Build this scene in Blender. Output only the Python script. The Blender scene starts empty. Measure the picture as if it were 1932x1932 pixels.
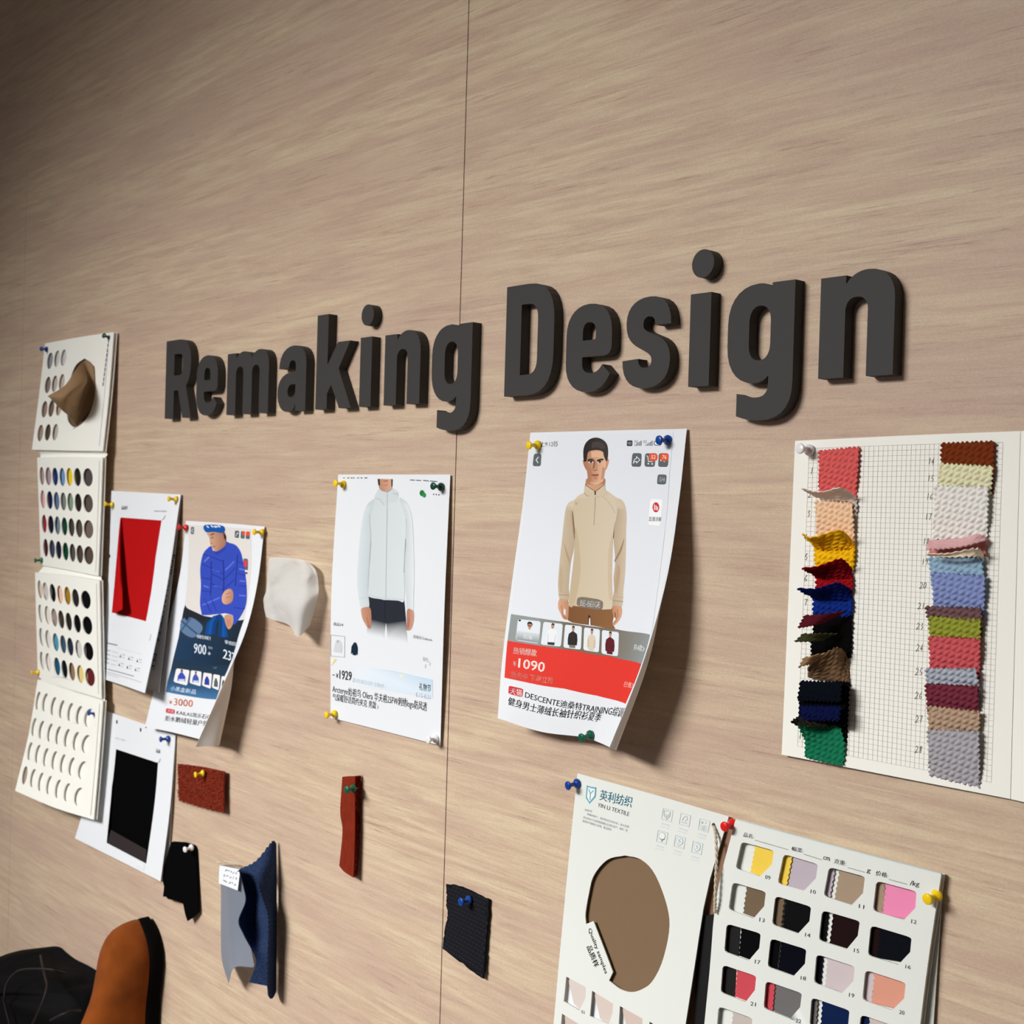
import bpy, bmesh, math, random
import numpy as np
from mathutils import Vector, Matrix
from mathutils.geometry import tessellate_polygon

random.seed(7)
rng = np.random.default_rng(7)
S = bpy.context.scene
COL = S.collection

# ------------------------------------------------------------------ camera
F_PX = 2387.0                      # focal length in pixels of the 1932 px frame
DIST, EYE = 0.8707, 1.5            # camera distance from the wall, height above the floor
RC = np.array([[0.6657319, 0.0268667, -0.7457072],
               [0.74562781, 0.01486886, 0.66619673],
               [0.02898632, -0.99952844, -0.01013389]])   # rows: world X, Y, Z seen from the camera
CAM = np.array([0.0, -DIST, EYE])
cam_data = bpy.data.cameras.new('camera')
cam = bpy.data.objects.new('camera', cam_data)
COL.objects.link(cam)
cam_data.sensor_width = 36.0
cam_data.lens = 36.0 * F_PX / 1932.0
cam_data.clip_start = 0.02
mw = Matrix.Identity(4)
for i in range(3):
    mw[i][0], mw[i][1], mw[i][2], mw[i][3] = RC[i, 0], -RC[i, 1], -RC[i, 2], CAM[i]
cam.matrix_world = mw
cam_data.dof.use_dof = True
cam_data.dof.focus_distance = 1.10
cam_data.dof.aperture_fstop = 16.0
S.camera = cam

# ------------------------------------------------------------------ light and exposure
S.view_settings.view_transform = 'Standard'
S.view_settings.look = 'None'
S.view_settings.gamma = 1.0
S.view_settings.use_curve_mapping = False
S.view_settings.exposure = 0.0
world = bpy.data.worlds.new('world')
S.world = world
world.use_nodes = True
world.node_tree.nodes['Background'].inputs[0].default_value = (1.0, 0.96, 0.93, 1)
world.node_tree.nodes['Background'].inputs[1].default_value = 0.05


def area(name, loc, target, sx, sy, power, color=(1, 0.95, 0.88), spread=180):
    l = bpy.data.lights.new(name, 'AREA')
    l.shape = 'RECTANGLE'
    l.size, l.size_y, l.energy, l.color = sx, sy, power, color
    l.spread = math.radians(spread)
    o = bpy.data.objects.new(name, l)
    COL.objects.link(o)
    o.location = loc
    d = Vector(target) - Vector(loc)
    o.rotation_euler = d.to_track_quat('-Z', 'Y').to_euler()
    return o


area('ceiling_lamp_centre', (-1.4, -2.55, 2.66), (-0.95, 0, 0.6), 1.2, 0.9, 41.5, (1, 0.988, 0.97), 76)
area('left_fill', (-2.3, -2.2, 2.66), (-2.0, 0, 0.75), 0.8, 0.6, 5.0, (1, 0.988, 0.97), 62)  # added fill that brightens the cards at the left
area('front_fill', (-1.9, -3.2, 1.5), (-1.2, 0, 1.1), 1.8, 1.4, 3.2, (0.98, 0.99, 1.0))  # added soft fill from the front, not a known window


# ------------------------------------------------------------------ helpers
def lin(c):
    return [((x / 255.0) / 12.92 if x / 255.0 <= 0.04045 else ((x / 255.0 + 0.055) / 1.055) ** 2.4) for x in c]


def unproj(p, d):
    """points (n,2) in frame pixels, (n,) distances in front of the wall -> world points"""
    p = np.asarray(p, float).reshape(-1, 2)
    d = np.broadcast_to(np.asarray(d, float), (len(p),))
    r = np.stack([(p[:, 0] - 966) / F_PX, (p[:, 1] - 966) / F_PX, np.ones(len(p))], 1)
    w = r @ RC.T
    t = (DIST - d) / w[:, 1]
    return CAM + w * t[:, None]


def P(x, y, d=0.0):
    return unproj([(x, y)], d)[0]


def project(w):
    c = (np.asarray(w) - CAM) @ RC
    return np.stack([966 + F_PX * c[..., 0] / c[..., 2], 966 + F_PX * c[..., 1] / c[..., 2]], -1)


def Z(ox, oy, s):
    def f(x, y):
        return (ox + x / s, oy + y / s)
    return f


def zs(z, pts):
    return [z(*p[:2]) + tuple(p[2:]) for p in pts]


def crom(A, t):
    """Catmull-Rom through A (n,...) at parameters t in 0..1 -> (len(t),...)"""
    n = len(A)
    if n == 1:
        return np.repeat(A, len(t), 0)
    E = np.concatenate([[2 * A[0] - A[1]], A, [2 * A[-1] - A[-2]]])
    x = np.asarray(t) * (n - 1)
    i = np.clip(np.floor(x).astype(int), 0, n - 2)
    f = (x - i).reshape((-1,) + (1,) * (A.ndim - 1))
    p0, p1, p2, p3 = E[i], E[i + 1], E[i + 2], E[i + 3]
    return 0.5 * (2 * p1 + (p2 - p0) * f + (2 * p0 - 5 * p1 + 4 * p2 - p3) * f * f + (3 * p1 - p0 - 3 * p2 + p3) * f ** 3)


class Surf:
    """a smooth sheet through a grid of points; u runs right, v runs down"""

    def __init__(self, rows, world=False):
        if world:
            self.A = np.array(rows, float)
        else:
            a = np.array(rows, float)
            self.A = unproj(a[..., :2].reshape(-1, 2), a[..., 2].reshape(-1)).reshape(a.shape[0], a.shape[1], 3)
        self.flat = self.A.shape[0] == 2 and self.A.shape[1] == 2
        self._g = None

    def pts(self, uv):
        uv = np.asarray(uv, float).reshape(-1, 2)
        R, Cn = self.A.shape[:2]
        # weights by evaluating along v for every column, then along u
        rows = crom(self.A, uv[:, 1])            # (n, Cn, 3)
        n = len(uv)
        x = uv[:, 0] * (Cn - 1)
        i = np.clip(np.floor(x).astype(int), 0, Cn - 2)
        f = (x - i)[:, None]
        E = np.concatenate([2 * rows[:, :1] - rows[:, 1:2], rows, 2 * rows[:, -1:] - rows[:, -2:-1]], 1)
        k = np.arange(n)
        p0, p1, p2, p3 = E[k, i], E[k, i + 1], E[k, i + 2], E[k, i + 3]
        return 0.5 * (2 * p1 + (p2 - p0) * f + (2 * p0 - 5 * p1 + 4 * p2 - p3) * f * f + (3 * p1 - p0 - 3 * p2 + p3) * f ** 3)

    def normals(self, uv):
        uv = np.asarray(uv, float).reshape(-1, 2)
        e = 1e-3
        du = self.pts(uv + [e, 0]) - self.pts(uv - [e, 0])
        dv = self.pts(uv + [0, e]) - self.pts(uv - [0, e])
        n = np.cross(dv, du)
        return n / np.maximum(np.linalg.norm(n, axis=1, keepdims=True), 1e-12)

    def at(self, uv, off=0.0):
        off = np.broadcast_to(np.asarray(off, float), (len(np.asarray(uv).reshape(-1, 2)),))
        return self.pts(uv) + self.normals(uv) * off[:, None]

    def inv(self, px, umax=1.0):
        px = np.asarray(px, float).reshape(-1, 2)
        if self._g is None or self._g[2] != umax:
            g = np.stack(np.meshgrid(np.linspace(0, umax, 33), np.linspace(0, 1, 33)), -1).reshape(-1, 2)
            self._g = (g, project(self.pts(g)), umax)
        g, gp, _ = self._g
        uv = g[np.argmin(((px[:, None] - gp[None]) ** 2).sum(-1), 1)].copy()
        e = 1e-4
        for _ in range(8):
            q = project(self.pts(uv))
            ju = (project(self.pts(uv + [e, 0])) - q) / e
            jv = (project(self.pts(uv + [0, e])) - q) / e
            r = px - q
            det = ju[:, 0] * jv[:, 1] - ju[:, 1] * jv[:, 0]
            det = np.where(np.abs(det) < 1e-6, 1e-6, det)
            st = np.stack([(r[:, 0] * jv[:, 1] - r[:, 1] * jv[:, 0]) / det, (ju[:, 0] * r[:, 1] - ju[:, 1] * r[:, 0]) / det], 1)
            uv = uv + np.clip(st, -0.15, 0.15)
        return uv


def mk(name, verts, faces, mat, parent=None, smooth=False, origin=None, cols=None, matidx=None):
    verts = np.asarray(verts, float)
    if parent is not None:
        base = np.array(parent.matrix_basis.translation) if parent.parent is None else np.array(parent.matrix_basis.translation) + np.array(parent.parent.matrix_basis.translation)
        loc = np.zeros(3)
    else:
        base = np.array(origin) if origin is not None else verts.mean(0)
        loc = base
    me = bpy.data.meshes.new(name)
    me.from_pydata((verts - base).tolist(), [], [tuple(int(i) for i in f) for f in faces])
    for m in (mat if isinstance(mat, list) else [mat]):
        me.materials.append(m)
    if matidx is not None:
        me.polygons.foreach_set('material_index', matidx)
    if smooth:
        me.polygons.foreach_set('use_smooth', [True] * len(me.polygons))
    if cols is not None:
        a = me.color_attributes.new('Col', 'FLOAT_COLOR', 'POINT')
        a.data.foreach_set('color', np.concatenate([np.asarray(cols, np.float32), np.ones((len(cols), 1), np.float32)], 1).ravel())
    me.update()
    o = bpy.data.objects.new(name, me)
    COL.objects.link(o)
    o.location = loc
    if parent is not None:
        o.parent = parent
    return o


def empty(name, loc):
    o = bpy.data.objects.new(name, None)
    o.empty_display_size = 0.02
    COL.objects.link(o)
    o.location = [float(x) for x in loc]
    return o


def tag(o, label, cat, group=None):
    o['label'] = label
    o['category'] = cat
    if group:
        o['group'] = group
    return o


def sheet(name, surf, nu, nv, th, mat, parent=None, umap=None, off=0.0, disp=None, smooth=True, backmat=None):
    """solid sheet; the front is the surface itself, the back lies th behind it"""
    U, V = np.meshgrid(np.linspace(0, 1, nu + 1), np.linspace(0, 1, nv + 1))
    if umap is not None:
        U, V = umap(U, V)
    uv = np.stack([U, V], -1).reshape(-1, 2)
    n = surf.normals(uv)
    p = surf.pts(uv) + n * off
    fr = p + (n * disp(uv)[:, None] if disp is not None else 0)
    bk = p - n * th
    m = len(p)
    q = lambda i, j: i * (nu + 1) + j
    faces, mi = [], []
    for i in range(nv):
        for j in range(nu):
            faces.append((q(i, j), q(i + 1, j), q(i + 1, j + 1), q(i, j + 1))); mi.append(0)
            faces.append((m + q(i, j), m + q(i, j + 1), m + q(i + 1, j + 1), m + q(i + 1, j))); mi.append(1 if backmat else 0)
    ring = [q(0, j) for j in range(nu)] + [q(i, nu) for i in range(nv)] + [q(nv, j) for j in range(nu, 0, -1)] + [q(i, 0) for i in range(nv, 0, -1)]
    r = np.array(ring)
    k, o = len(ring), 2 * m
    for a in range(k):
        b = (a + 1) % k
        faces.append((o + a, o + b, o + k + b, o + k + a)); mi.append(0)
    ob = mk(name, np.concatenate([fr, bk, fr[r], bk[r]]), faces, [mat, backmat] if backmat else mat, parent, smooth, matidx=mi)
    return ob


def split_uv(bm, surf, nu, nv):
    if surf.flat:
        return
    for axis, n in ((0, nu), (1, nv)):
        xs = [v.co[axis] for v in bm.verts]
        if not xs:
            return
        lo, hi = min(xs), max(xs)
        for k in range(-1, n + 2):
            c = k / n
            if lo + 1e-6 < c < hi - 1e-6:
                co, no = [0, 0, 0], [0, 0, 0]
                co[axis], no[axis] = c, 1
                bmesh.ops.bisect_plane(bm, geom=bm.verts[:] + bm.edges[:] + bm.faces[:], dist=1e-7, plane_co=co, plane_no=no)


def plate(name, surf, outer, holes, th, mat, parent=None, off=0.0, nu=10, nv=14, smooth=False):
    """sheet with an outline and cut-outs given in uv"""
    rings = [list(outer)] + [list(h) for h in holes]
    vs = [Vector((p[0], p[1], 0)) for r in rings for p in r]
    tris = tessellate_polygon([[Vector((p[0], p[1], 0)) for p in r] for r in rings])
    bm = bmesh.new()
    bv = [bm.verts.new(v) for v in vs]
    for t in tris:
        try:
            bm.faces.new([bv[i] for i in t])
        except ValueError:
            pass
    split_uv(bm, surf, nu, nv)
    bm.normal_update()
    for f in bm.faces:
        if f.normal.z > 0:          # u right, v down: the front winds clockwise
            f.normal_flip()
    bm.verts.index_update()
    uv = np.array([v.co[:2] for v in bm.verts])
    nrm = surf.normals(uv)
    fr = surf.pts(uv) + nrm * off
    bk = fr - nrm * th
    m = len(uv)
    faces, rim = [], []
    for f in bm.faces:
        idx = [v.index for v in f.verts]
        faces.append(idx)
        faces.append([m + i for i in reversed(idx)])
    for e in bm.edges:
        if len(e.link_faces) == 1:
            l = e.link_faces[0].loops
            a, b = [v.index for v in e.verts]
            for lp in l:
                if lp.edge == e:
                    a, b = lp.vert.index, lp.link_loop_next.vert.index
            rim.append((b, a))
    bm.free()
    vv = [fr, bk]
    o = 2 * m
    for a, b in rim:
        vv.append(np.array([fr[a], fr[b], bk[b], bk[a]]))
        faces.append((o, o + 1, o + 2, o + 3))
        o += 4
    return mk(name, np.concatenate(vv), faces, mat, parent, not surf.flat)


# ------------------------------------------------------------------ lettering for the prints
_tscene = bpy.data.scenes.new('lettering')
_tcache = {}


def glyphs(s, bold=0.0):
    k = (s, bold)
    if k not in _tcache:
        c = bpy.data.curves.new('t', 'FONT')
        c.body = s
        c.offset = bold
        c.resolution_u = 2
        o = bpy.data.objects.new('t', c)
        _tscene.collection.objects.link(o)
        _tscene.view_layers[0].update()
        dg = _tscene.view_layers[0].depsgraph
        ev = o.evaluated_get(dg)
        me = ev.to_mesh()
        v = np.array([x.co[:2] for x in me.vertices]) if len(me.vertices) else np.zeros((0, 2))
        f = [tuple(p.vertices) for p in me.polygons]
        ev.to_mesh_clear()
        bpy.data.objects.remove(o)
        bpy.data.curves.remove(c)
        _tcache[k] = (v, f)
    return _tcache[k]


DIGITS = {'0': [[(.5, 0), (.15, .25), (.1, .7), (.4, 1), (.8, .75), (.85, .3), (.5, 0)]], '1': [[(.55, 0), (.5, 1)]],
          '2': [[(.1, .2), (.4, 0), (.8, .2), (.6, .6), (0, 1), (1, .9)]],
          '3': [[(.2, .05), (.7, .1), (.4, .42), (.8, .7), (.45, 1.1)]],
          '4': [[(.7, 0), (.1, .7), (.9, .65)], [(.6, .4), (.55, 1.05)]],
          '5': [[(.5, .0), (.2, .5), (.8, .6), (.6, 1), (.1, .95)], [(.5, 0), (.95, .05)]],
          '6': [[(.75, 0), (.2, .5), (.2, .9), (.6, 1), (.8, .7), (.3, .65)]], '7': [[(.1, .1), (.85, .05), (.55, .5), (.5, 1.05)]],
          '8': [[(.75, .1), (.3, .1), (.3, .4), (.75, .7), (.5, 1), (.2, .8), (.6, .4), (.75, .1)]],
          '9': [[(.8, .3), (.4, .4), (.25, .15), (.7, 0), (.8, .3), (.6, 1)]]}


class Ink:
    """flat printed shapes laid on a sheet; coordinates are read off the sheet in frame pixels"""

    def __init__(self, surf, z=None, umax=1.0, lift=0.00022):
        self.s, self.z, self.um, self.lift, self.soft = surf, z or (lambda x, y: (x, y)), umax, lift, False
        self.items = []

    def _uv(self, pts):
        uv = self.s.inv([self.z(*p) for p in pts], self.um)
        if self.um < 1:
            uv[:, 0] = np.minimum(uv[:, 0], self.um + .1)
        return uv

    def raw(self, uv, tris, cols, order):
        self.items.append((np.asarray(uv), tris, np.asarray(cols), order))

    def p(self, pts, col, order=1, fn=None, soft=False):
        if (soft or (self.soft and order > 1)) and len(pts) > 4:
            a = np.array(pts + pts[:1], float)
            a = np.concatenate([a[-3:-1], a, a[1:3]])
            m = len(pts)
            a = crom(a, np.linspace(2 / (m + 4), (m + 2) / (m + 4), m * 4 + 1)[:-1])
            pts = [tuple(q) for q in a]
        uv = self._uv(pts)
        tris = tessellate_polygon([[Vector((a, b, 0)) for a, b in uv]])
        cols = [lin(fn(*q)) for q in pts] if fn else [lin(col)] * len(pts)
        self.raw(uv, tris, cols, order)

    def grad(self, tl, tr, br, bl, ct, cb, order=1):
        self.p([tl, tr, br, bl], None, order, fn=lambda x, y, t=(tl, tr): ct if (x, y) in t else cb)

    def rr(self, tl, tr, br, bl, col, order=2, r=0.2, n=4):
        q = []
        for cx, cy, a0 in ((1 - r, r, -90), (1 - r, 1 - r, 0), (r, 1 - r, 90), (r, r, 180)):
            for i in range(n + 1):
                a = math.radians(a0 + 90 * i / n)
                q.append((cx + r * math.cos(a), cy + r * math.sin(a)))
        pts = [((1 - a) * (1 - b) * tl[0] + a * (1 - b) * tr[0] + a * b * br[0] + (1 - a) * b * bl[0],
                (1 - a) * (1 - b) * tl[1] + a * (1 - b) * tr[1] + a * b * br[1] + (1 - a) * b * bl[1]) for a, b in q]
        self.p(pts, col, order)

    def frame(self, tl, tr, br, bl, w, col, order=2):
        self.ln([tl, tr, br, bl, tl], w, col, order)

    def el(self, cx, cy, rx, ry, col, order=2, n=16):
        self.p([(cx + rx * math.cos(2 * math.pi * i / n), cy + ry * math.sin(2 * math.pi * i / n)) for i in range(n)], col, order)

    def ln(self, pts, w, col, order=2):
        for (x0, y0), (x1, y1) in zip(pts, pts[1:]):
            L = math.hypot(x1 - x0, y1 - y0) or 1
            nx, ny = -(y1 - y0) / L * w / 2, (x1 - x0) / L * w / 2
            ex, ey = (x1 - x0) / L * w * .2, (y1 - y0) / L * w * .2
            self.p([(x0 + nx - ex, y0 + ny - ey), (x1 + nx + ex, y1 + ny + ey), (x1 - nx + ex, y1 - ny + ey), (x0 - nx - ex, y0 - ny - ey)], col, order)

    def t(self, s, bl, br, tl, col, order=3, bold=0.0):
        v, f = glyphs(s)
        if not len(v):
            return
        a, b, c = self._uv([bl, br, tl])
        lo, hi = v.min(0), v.max(0)
        w = (v - lo) / np.maximum(hi - lo, 1e-6)
        k = bold * .5 / max(hi[0] - lo[0], 1e-6)
        q = np.concatenate([a + (w[:, :1] + e) * (b - a) + w[:, 1:] * (c - a) for e in ((-k, 0, k) if bold else (0,))])
        if bold:
            f = [tuple(i + n * len(v) for i in t) for n in range(3) for t in f]
        self.raw(q, f, [lin(col)] * len(q), order)

    def hand(self, s, x, y, w, h, lw, col, order=2, slant=0.0, dy=0.0):
        for k, ch in enumerate(s):
            for st in DIGITS[ch]:
                self.ln([(x + k * w * 1.15 + (q[0] - slant * q[1]) * w, y + k * dy + q[1] * h) for q in st], lw, col, order)

    def build(self, name, parent, nu=20, nv=28, mat=None, gap=None):
        if gap is not None and len(self.items) > 1:      # every separate mark is a part of its own
            bb = [(it[0].min(0) - gap, it[0].max(0) + gap) for it in self.items]
            own = list(range(len(bb)))

            def root(i):
                while own[i] != i:
                    i = own[i]
                return i
            for i in range(len(bb)):
                for j in range(i):
                    if (bb[i][0] < bb[j][1]).all() and (bb[j][0] < bb[i][1]).all():
                        own[root(i)] = root(j)
            every = self.items
            for g in sorted(set(root(i) for i in range(len(bb)))):
                self.items = [it for i, it in enumerate(every) if root(i) == g]
                self.build(name, parent, nu, nv, mat)
            self.items = every
            return
        bm = bmesh.new()
        cl = bm.verts.layers.float_color.new('Col')
        for uv, tris, cols, order in self.items:
            zz = self.lift + order * 2.6e-5
            bv = []
            for q, c in zip(uv, cols):
                v = bm.verts.new((q[0], q[1], zz))
                v[cl] = (c[0], c[1], c[2], 1)
                bv.append(v)
            for t in tris:
                try:
                    bm.faces.new([bv[i] for i in t])
                except ValueError:
                    pass
        split_uv(bm, self.s, nu, nv)
        bm.normal_update()
        for f in bm.faces:
            if f.normal.z > 0:
                f.normal_flip()
        bm.verts.index_update()
        co = np.array([v.co[:] for v in bm.verts])
        cols = np.array([v[cl][:3] for v in bm.verts])
        faces = [[v.index for v in f.verts] for f in bm.faces]
        bm.free()
        return mk(name, self.s.at(co[:, :2], co[:, 2]), faces, mat or M['ink'], parent, cols=cols)


# ------------------------------------------------------------------ materials
M = {}


def mat(name, col, rough=0.6, bump=None, spec=0.3, sheen=0.0, vary=0.0, vscale=60.0, trans=0.0):
    m = bpy.data.materials.new(name)
    m.use_nodes = True
    nt = m.node_tree
    b = nt.nodes['Principled BSDF']
    c = lin(col) + [1]
    b.inputs['Base Color'].default_value = c
    b.inputs['Roughness'].default_value = rough
    b.inputs['Specular IOR Level'].default_value = spec
    if sheen:
        b.inputs['Sheen Weight'].default_value = sheen
        b.inputs['Sheen Roughness'].default_value = 0.5
    if bump or vary:
        tc = nt.nodes.new('ShaderNodeTexCoord')
    if vary:
        n = nt.nodes.new('ShaderNodeTexNoise')
        n.inputs['Scale'].default_value = vscale
        n.inputs['Detail'].default_value = 4
        nt.links.new(tc.outputs['Object'], n.inputs['Vector'])
        h = nt.nodes.new('ShaderNodeMapRange')
        h.inputs['From Min'].default_value, h.inputs['From Max'].default_value = 0.3, 0.7
        h.inputs['To Min'].default_value, h.inputs['To Max'].default_value = 1 - vary, 1 + vary
        nt.links.new(n.outputs['Fac'], h.inputs['Value'])
        mx = nt.nodes.new('ShaderNodeMix')
        mx.data_type = 'RGBA'
        mx.blend_type = 'MULTIPLY'
        mx.inputs['Factor'].default_value = 1
        mx.inputs[6].default_value = c
        nt.links.new(h.outputs['Result'], mx.inputs[7])
        nt.links.new(mx.outputs[2], b.inputs['Base Color'])
    if bump:
        kind, scale, dist = bump
        if kind == 'noise':
            n = nt.nodes.new('ShaderNodeTexNoise')
            n.inputs['Scale'].default_value = scale
            n.inputs['Detail'].default_value = 5
            out = n.outputs['Fac']
            nt.links.new(tc.outputs['Object'], n.inputs['Vector'])
        elif kind == 'twill':
            mp = nt.nodes.new('ShaderNodeMapping')
            mp.inputs['Rotation'].default_value = (0, math.radians(35), 0)
            n = nt.nodes.new('ShaderNodeTexWave')
            n.inputs['Scale'].default_value = scale
            n.inputs['Distortion'].default_value = 0.4
            n.bands_direction = 'Z'
            nt.links.new(tc.outputs['Object'], mp.inputs['Vector'])
            nt.links.new(mp.outputs['Vector'], n.inputs['Vector'])
            out = n.outputs['Fac']
        else:
            n = nt.nodes.new('ShaderNodeTexVoronoi')
            n.inputs['Scale'].default_value = scale
            out = n.outputs['Distance']
            nt.links.new(tc.outputs['Object'], n.inputs['Vector'])
        bp = nt.nodes.new('ShaderNodeBump')
        bp.inputs['Strength'].default_value = 0.6
        bp.inputs['Distance'].default_value = dist
        nt.links.new(out, bp.inputs['Height'])
        nt.links.new(bp.outputs['Normal'], b.inputs['Normal'])
    if trans:
        tr = nt.nodes.new('ShaderNodeBsdfTranslucent')
        tr.inputs['Color'].default_value = c
        tp = nt.nodes.new('ShaderNodeBsdfTransparent')
        m1 = nt.nodes.new('ShaderNodeMixShader')
        m2 = nt.nodes.new('ShaderNodeMixShader')
        m1.inputs[0].default_value = 0.35
        m2.inputs[0].default_value = trans
        out = nt.nodes['Material Output']
        nt.links.new(b.outputs[0], m1.inputs[1])
        nt.links.new(tr.outputs[0], m1.inputs[2])
        nt.links.new(m1.outputs[0], m2.inputs[1])
        nt.links.new(tp.outputs[0], m2.inputs[2])
        nt.links.new(m2.outputs[0], out.inputs['Surface'])
    M[name] = m
    return m


mat('ink', (200, 200, 200), 0.55, spec=0.15)
_a = M['ink'].node_tree.nodes.new('ShaderNodeVertexColor')
_a.layer_name = 'Col'
M['ink'].node_tree.links.new(_a.outputs['Color'], M['ink'].node_tree.nodes['Principled BSDF'].inputs['Base Color'])
mat('paper', (228, 231, 236), 0.6, ('noise', 900, 0.00004), 0.2)
mat('paper_back', (226, 224, 222), 0.7, None, 0.2)
mat('ivory_card', (224, 227, 222), 0.6, ('noise', 700, 0.00005), 0.2)
mat('warm_card', (246, 245, 237), 0.6, ('noise', 700, 0.00005), 0.2)
mat('brown_lining', (142, 108, 86), 0.7)
mat('black_board', (14, 13, 14), 0.7)
mat('sign_grey', (60, 58, 57), 0.6, ('noise', 1200, 0.00003), 0.22)
mat('needle_steel', (170, 170, 172), 0.3, spec=0.8)
mat('cord', (200, 190, 170), 0.8)


def fabric(col, kind='noise', scale=900, dist=0.0003, **k):
    n = 'fabric_%d_%d_%d_%s' % (col[0], col[1], col[2], kind)
    return M[n] if n in M else mat(n, col, 0.9, (kind, scale, dist), 0.03, **k)


def wood():
    m = bpy.data.materials.new('wall_laminate')
    m.use_nodes = True
    nt = m.node_tree
    N, L = nt.nodes.new, nt.links.new
    b = nt.nodes['Principled BSDF']
    tc = N('ShaderNodeTexCoord')

    def noise(scale, sx, sz, detail=6, rough=0.6, dist=0.0, tilt=0.0):
        mp = N('ShaderNodeMapping')
        mp.inputs['Scale'].default_value = (sx, 1, sz)
        mp.inputs['Rotation'].default_value = (0, tilt, 0)
        n = N('ShaderNodeTexNoise')
        n.inputs['Scale'].default_value = scale
        n.inputs['Detail'].default_value = detail
        n.inputs['Roughness'].default_value = rough
        n.inputs['Distortion'].default_value = dist
        L(tc.outputs['Object'], mp.inputs['Vector'])
        L(mp.outputs['Vector'], n.inputs['Vector'])
        return n.outputs['Fac']

    def ramp(src, stops):
        r = N('ShaderNodeValToRGB')
        while len(r.color_ramp.elements) < len(stops):
            r.color_ramp.elements.new(0.5)
        for e, (p, c) in zip(r.color_ramp.elements, stops):
            e.position = p
            e.color = (c if len(c) == 4 else tuple(lin(c)) + (1,))
        L(src, r.inputs['Fac'])
        return r.outputs['Color']

    def mix(a, c, fac, mode='MIX'):
        x = N('ShaderNodeMix')
        x.data_type = 'RGBA'
        x.blend_type = mode
        if isinstance(fac, float):
            x.inputs['Factor'].default_value = fac
        else:
            L(fac, x.inputs['Factor'])
        L(a, x.inputs[6])
        if isinstance(c, tuple):
            x.inputs[7].default_value = tuple(lin(c)) + (1,)
        else:
            L(c, x.inputs[7])
        return x.outputs[2]

    grain = noise(4.0, 1.7, 30, 12, 0.72, 0.4)
    base = ramp(grain, [(0.30, (188, 160, 141)), (0.47, (204, 179, 154)), (0.62, (217, 197, 167))])
    broad = noise(2.2, 0.8, 5.0, 3, 0.5, 0.4)
    pink = ramp(broad, [(0.40, (0, 0, 0, 1)), (0.66, (1, 1, 1, 1))])
    c1 = mix(base, (188, 154, 140), pink)
    x = N('ShaderNodeMath'); x.operation = 'MULTIPLY'; x.inputs[1].default_value = 0.58
    L(pink, x.inputs[0])
    c1 = mix(base, (192, 162, 148), x.outputs[0])
    fine = noise(9.0, 1.5, 46, 10, 0.72, 0.35)
    dark = ramp(fine, [(0.36, (1, 1, 1, 1)), (0.45, (0, 0, 0, 1))])
    gate = ramp(noise(5.0, 1.4, 7.0, 3), [(0.44, (0, 0, 0, 1)), (0.60, (1, 1, 1, 1))])
    g = N('ShaderNodeMath'); g.operation = 'MULTIPLY'
    L(dark, g.inputs[0]); L(gate, g.inputs[1])
    g2 = N('ShaderNodeMath'); g2.operation = 'MULTIPLY'; g2.inputs[1].default_value = 0.5
    L(g.outputs[0], g2.inputs[0])
    c2 = mix(c1, (150, 120, 104), g2.outputs[0])
    hair = ramp(noise(7.0, 1.1, 72, 7, 0.68, 0.9), [(0.315, (1, 1, 1, 1)), (0.355, (0, 0, 0, 1))])
    g3 = N('ShaderNodeMath'); g3.operation = 'MULTIPLY'; g3.inputs[1].default_value = 0.5
    L(hair, g3.inputs[0])
    c2 = mix(c2, (126, 98, 84), g3.outputs[0])
    ridge = ramp(noise(7.0, 1.0, 50, 8, 0.7, 0.4), [(0.60, (0, 0, 0, 1)), (0.70, (1, 1, 1, 1))])
    g4 = N('ShaderNodeMath'); g4.operation = 'MULTIPLY'; g4.inputs[1].default_value = 0.45
    L(ridge, g4.inputs[0])
    c2 = mix(c2, (226, 206, 178), g4.outputs[0])
    speck = ramp(noise(420, 1, 1.6, 2), [(0.3, (150, 150, 150)), (0.7, (255, 255, 255))])
    c3 = mix(c2, speck, 0.16, 'MULTIPLY')
    L(c3, b.inputs['Base Color'])
    b.inputs['Roughness'].default_value = 0.5
    b.inputs['Specular IOR Level'].default_value = 0.25
    bp = N('ShaderNodeBump')
    bp.inputs['Strength'].default_value = 0.25
    bp.inputs['Distance'].default_value = 0.0006
    L(fine, bp.inputs['Height'])
    L(bp.outputs['Normal'], b.inputs['Normal'])
    M['wood'] = m


wood()


def box(name, x0, x1, y0, y1, z0, z1, m, parent=None, kind=None):
    v = [(x, y, z) for x in (x0, x1) for y in (y0, y1) for z in (z0, z1)]
    f = [(0, 1, 3, 2), (4, 6, 7, 5), (0, 4, 5, 1), (2, 3, 7, 6), (0, 2, 6, 4), (1, 5, 7, 3)]
    o = mk(name, v, f, m, parent)
    if kind:
        o['kind'] = kind
    return o


# ------------------------------------------------------------------ the wall, floor and ceiling
mat('wall_core', (40, 26, 20), 0.8)
mat('floor_grey', (150, 140, 130), 0.5, ('noise', 40, 0.0005))
mat('ceiling_white', (225, 222, 216), 0.8)
wall = box('wall_back', -3.9, 1.6, 0.012, 0.12, 0.0, 2.7, M['wall_core'], kind='structure')
for x0, x1 in ((-3.6, -2.3323), (-2.3317, -1.0693), (-1.0679, 0.1935), (0.1945, 1.46)):
    box('wall_panel', x0, x1, 0.0, 0.0119, 0.0, 2.7, M['wood'], wall)
box('floor', -3.9, 1.6, -4.0, 0.12, -0.1, 0.0, M['floor_grey'], kind='structure')
box('ceiling', -3.9, 1.6, -4.0, 0.12, 2.7, 2.8, M['ceiling_white'], kind='structure')


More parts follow.
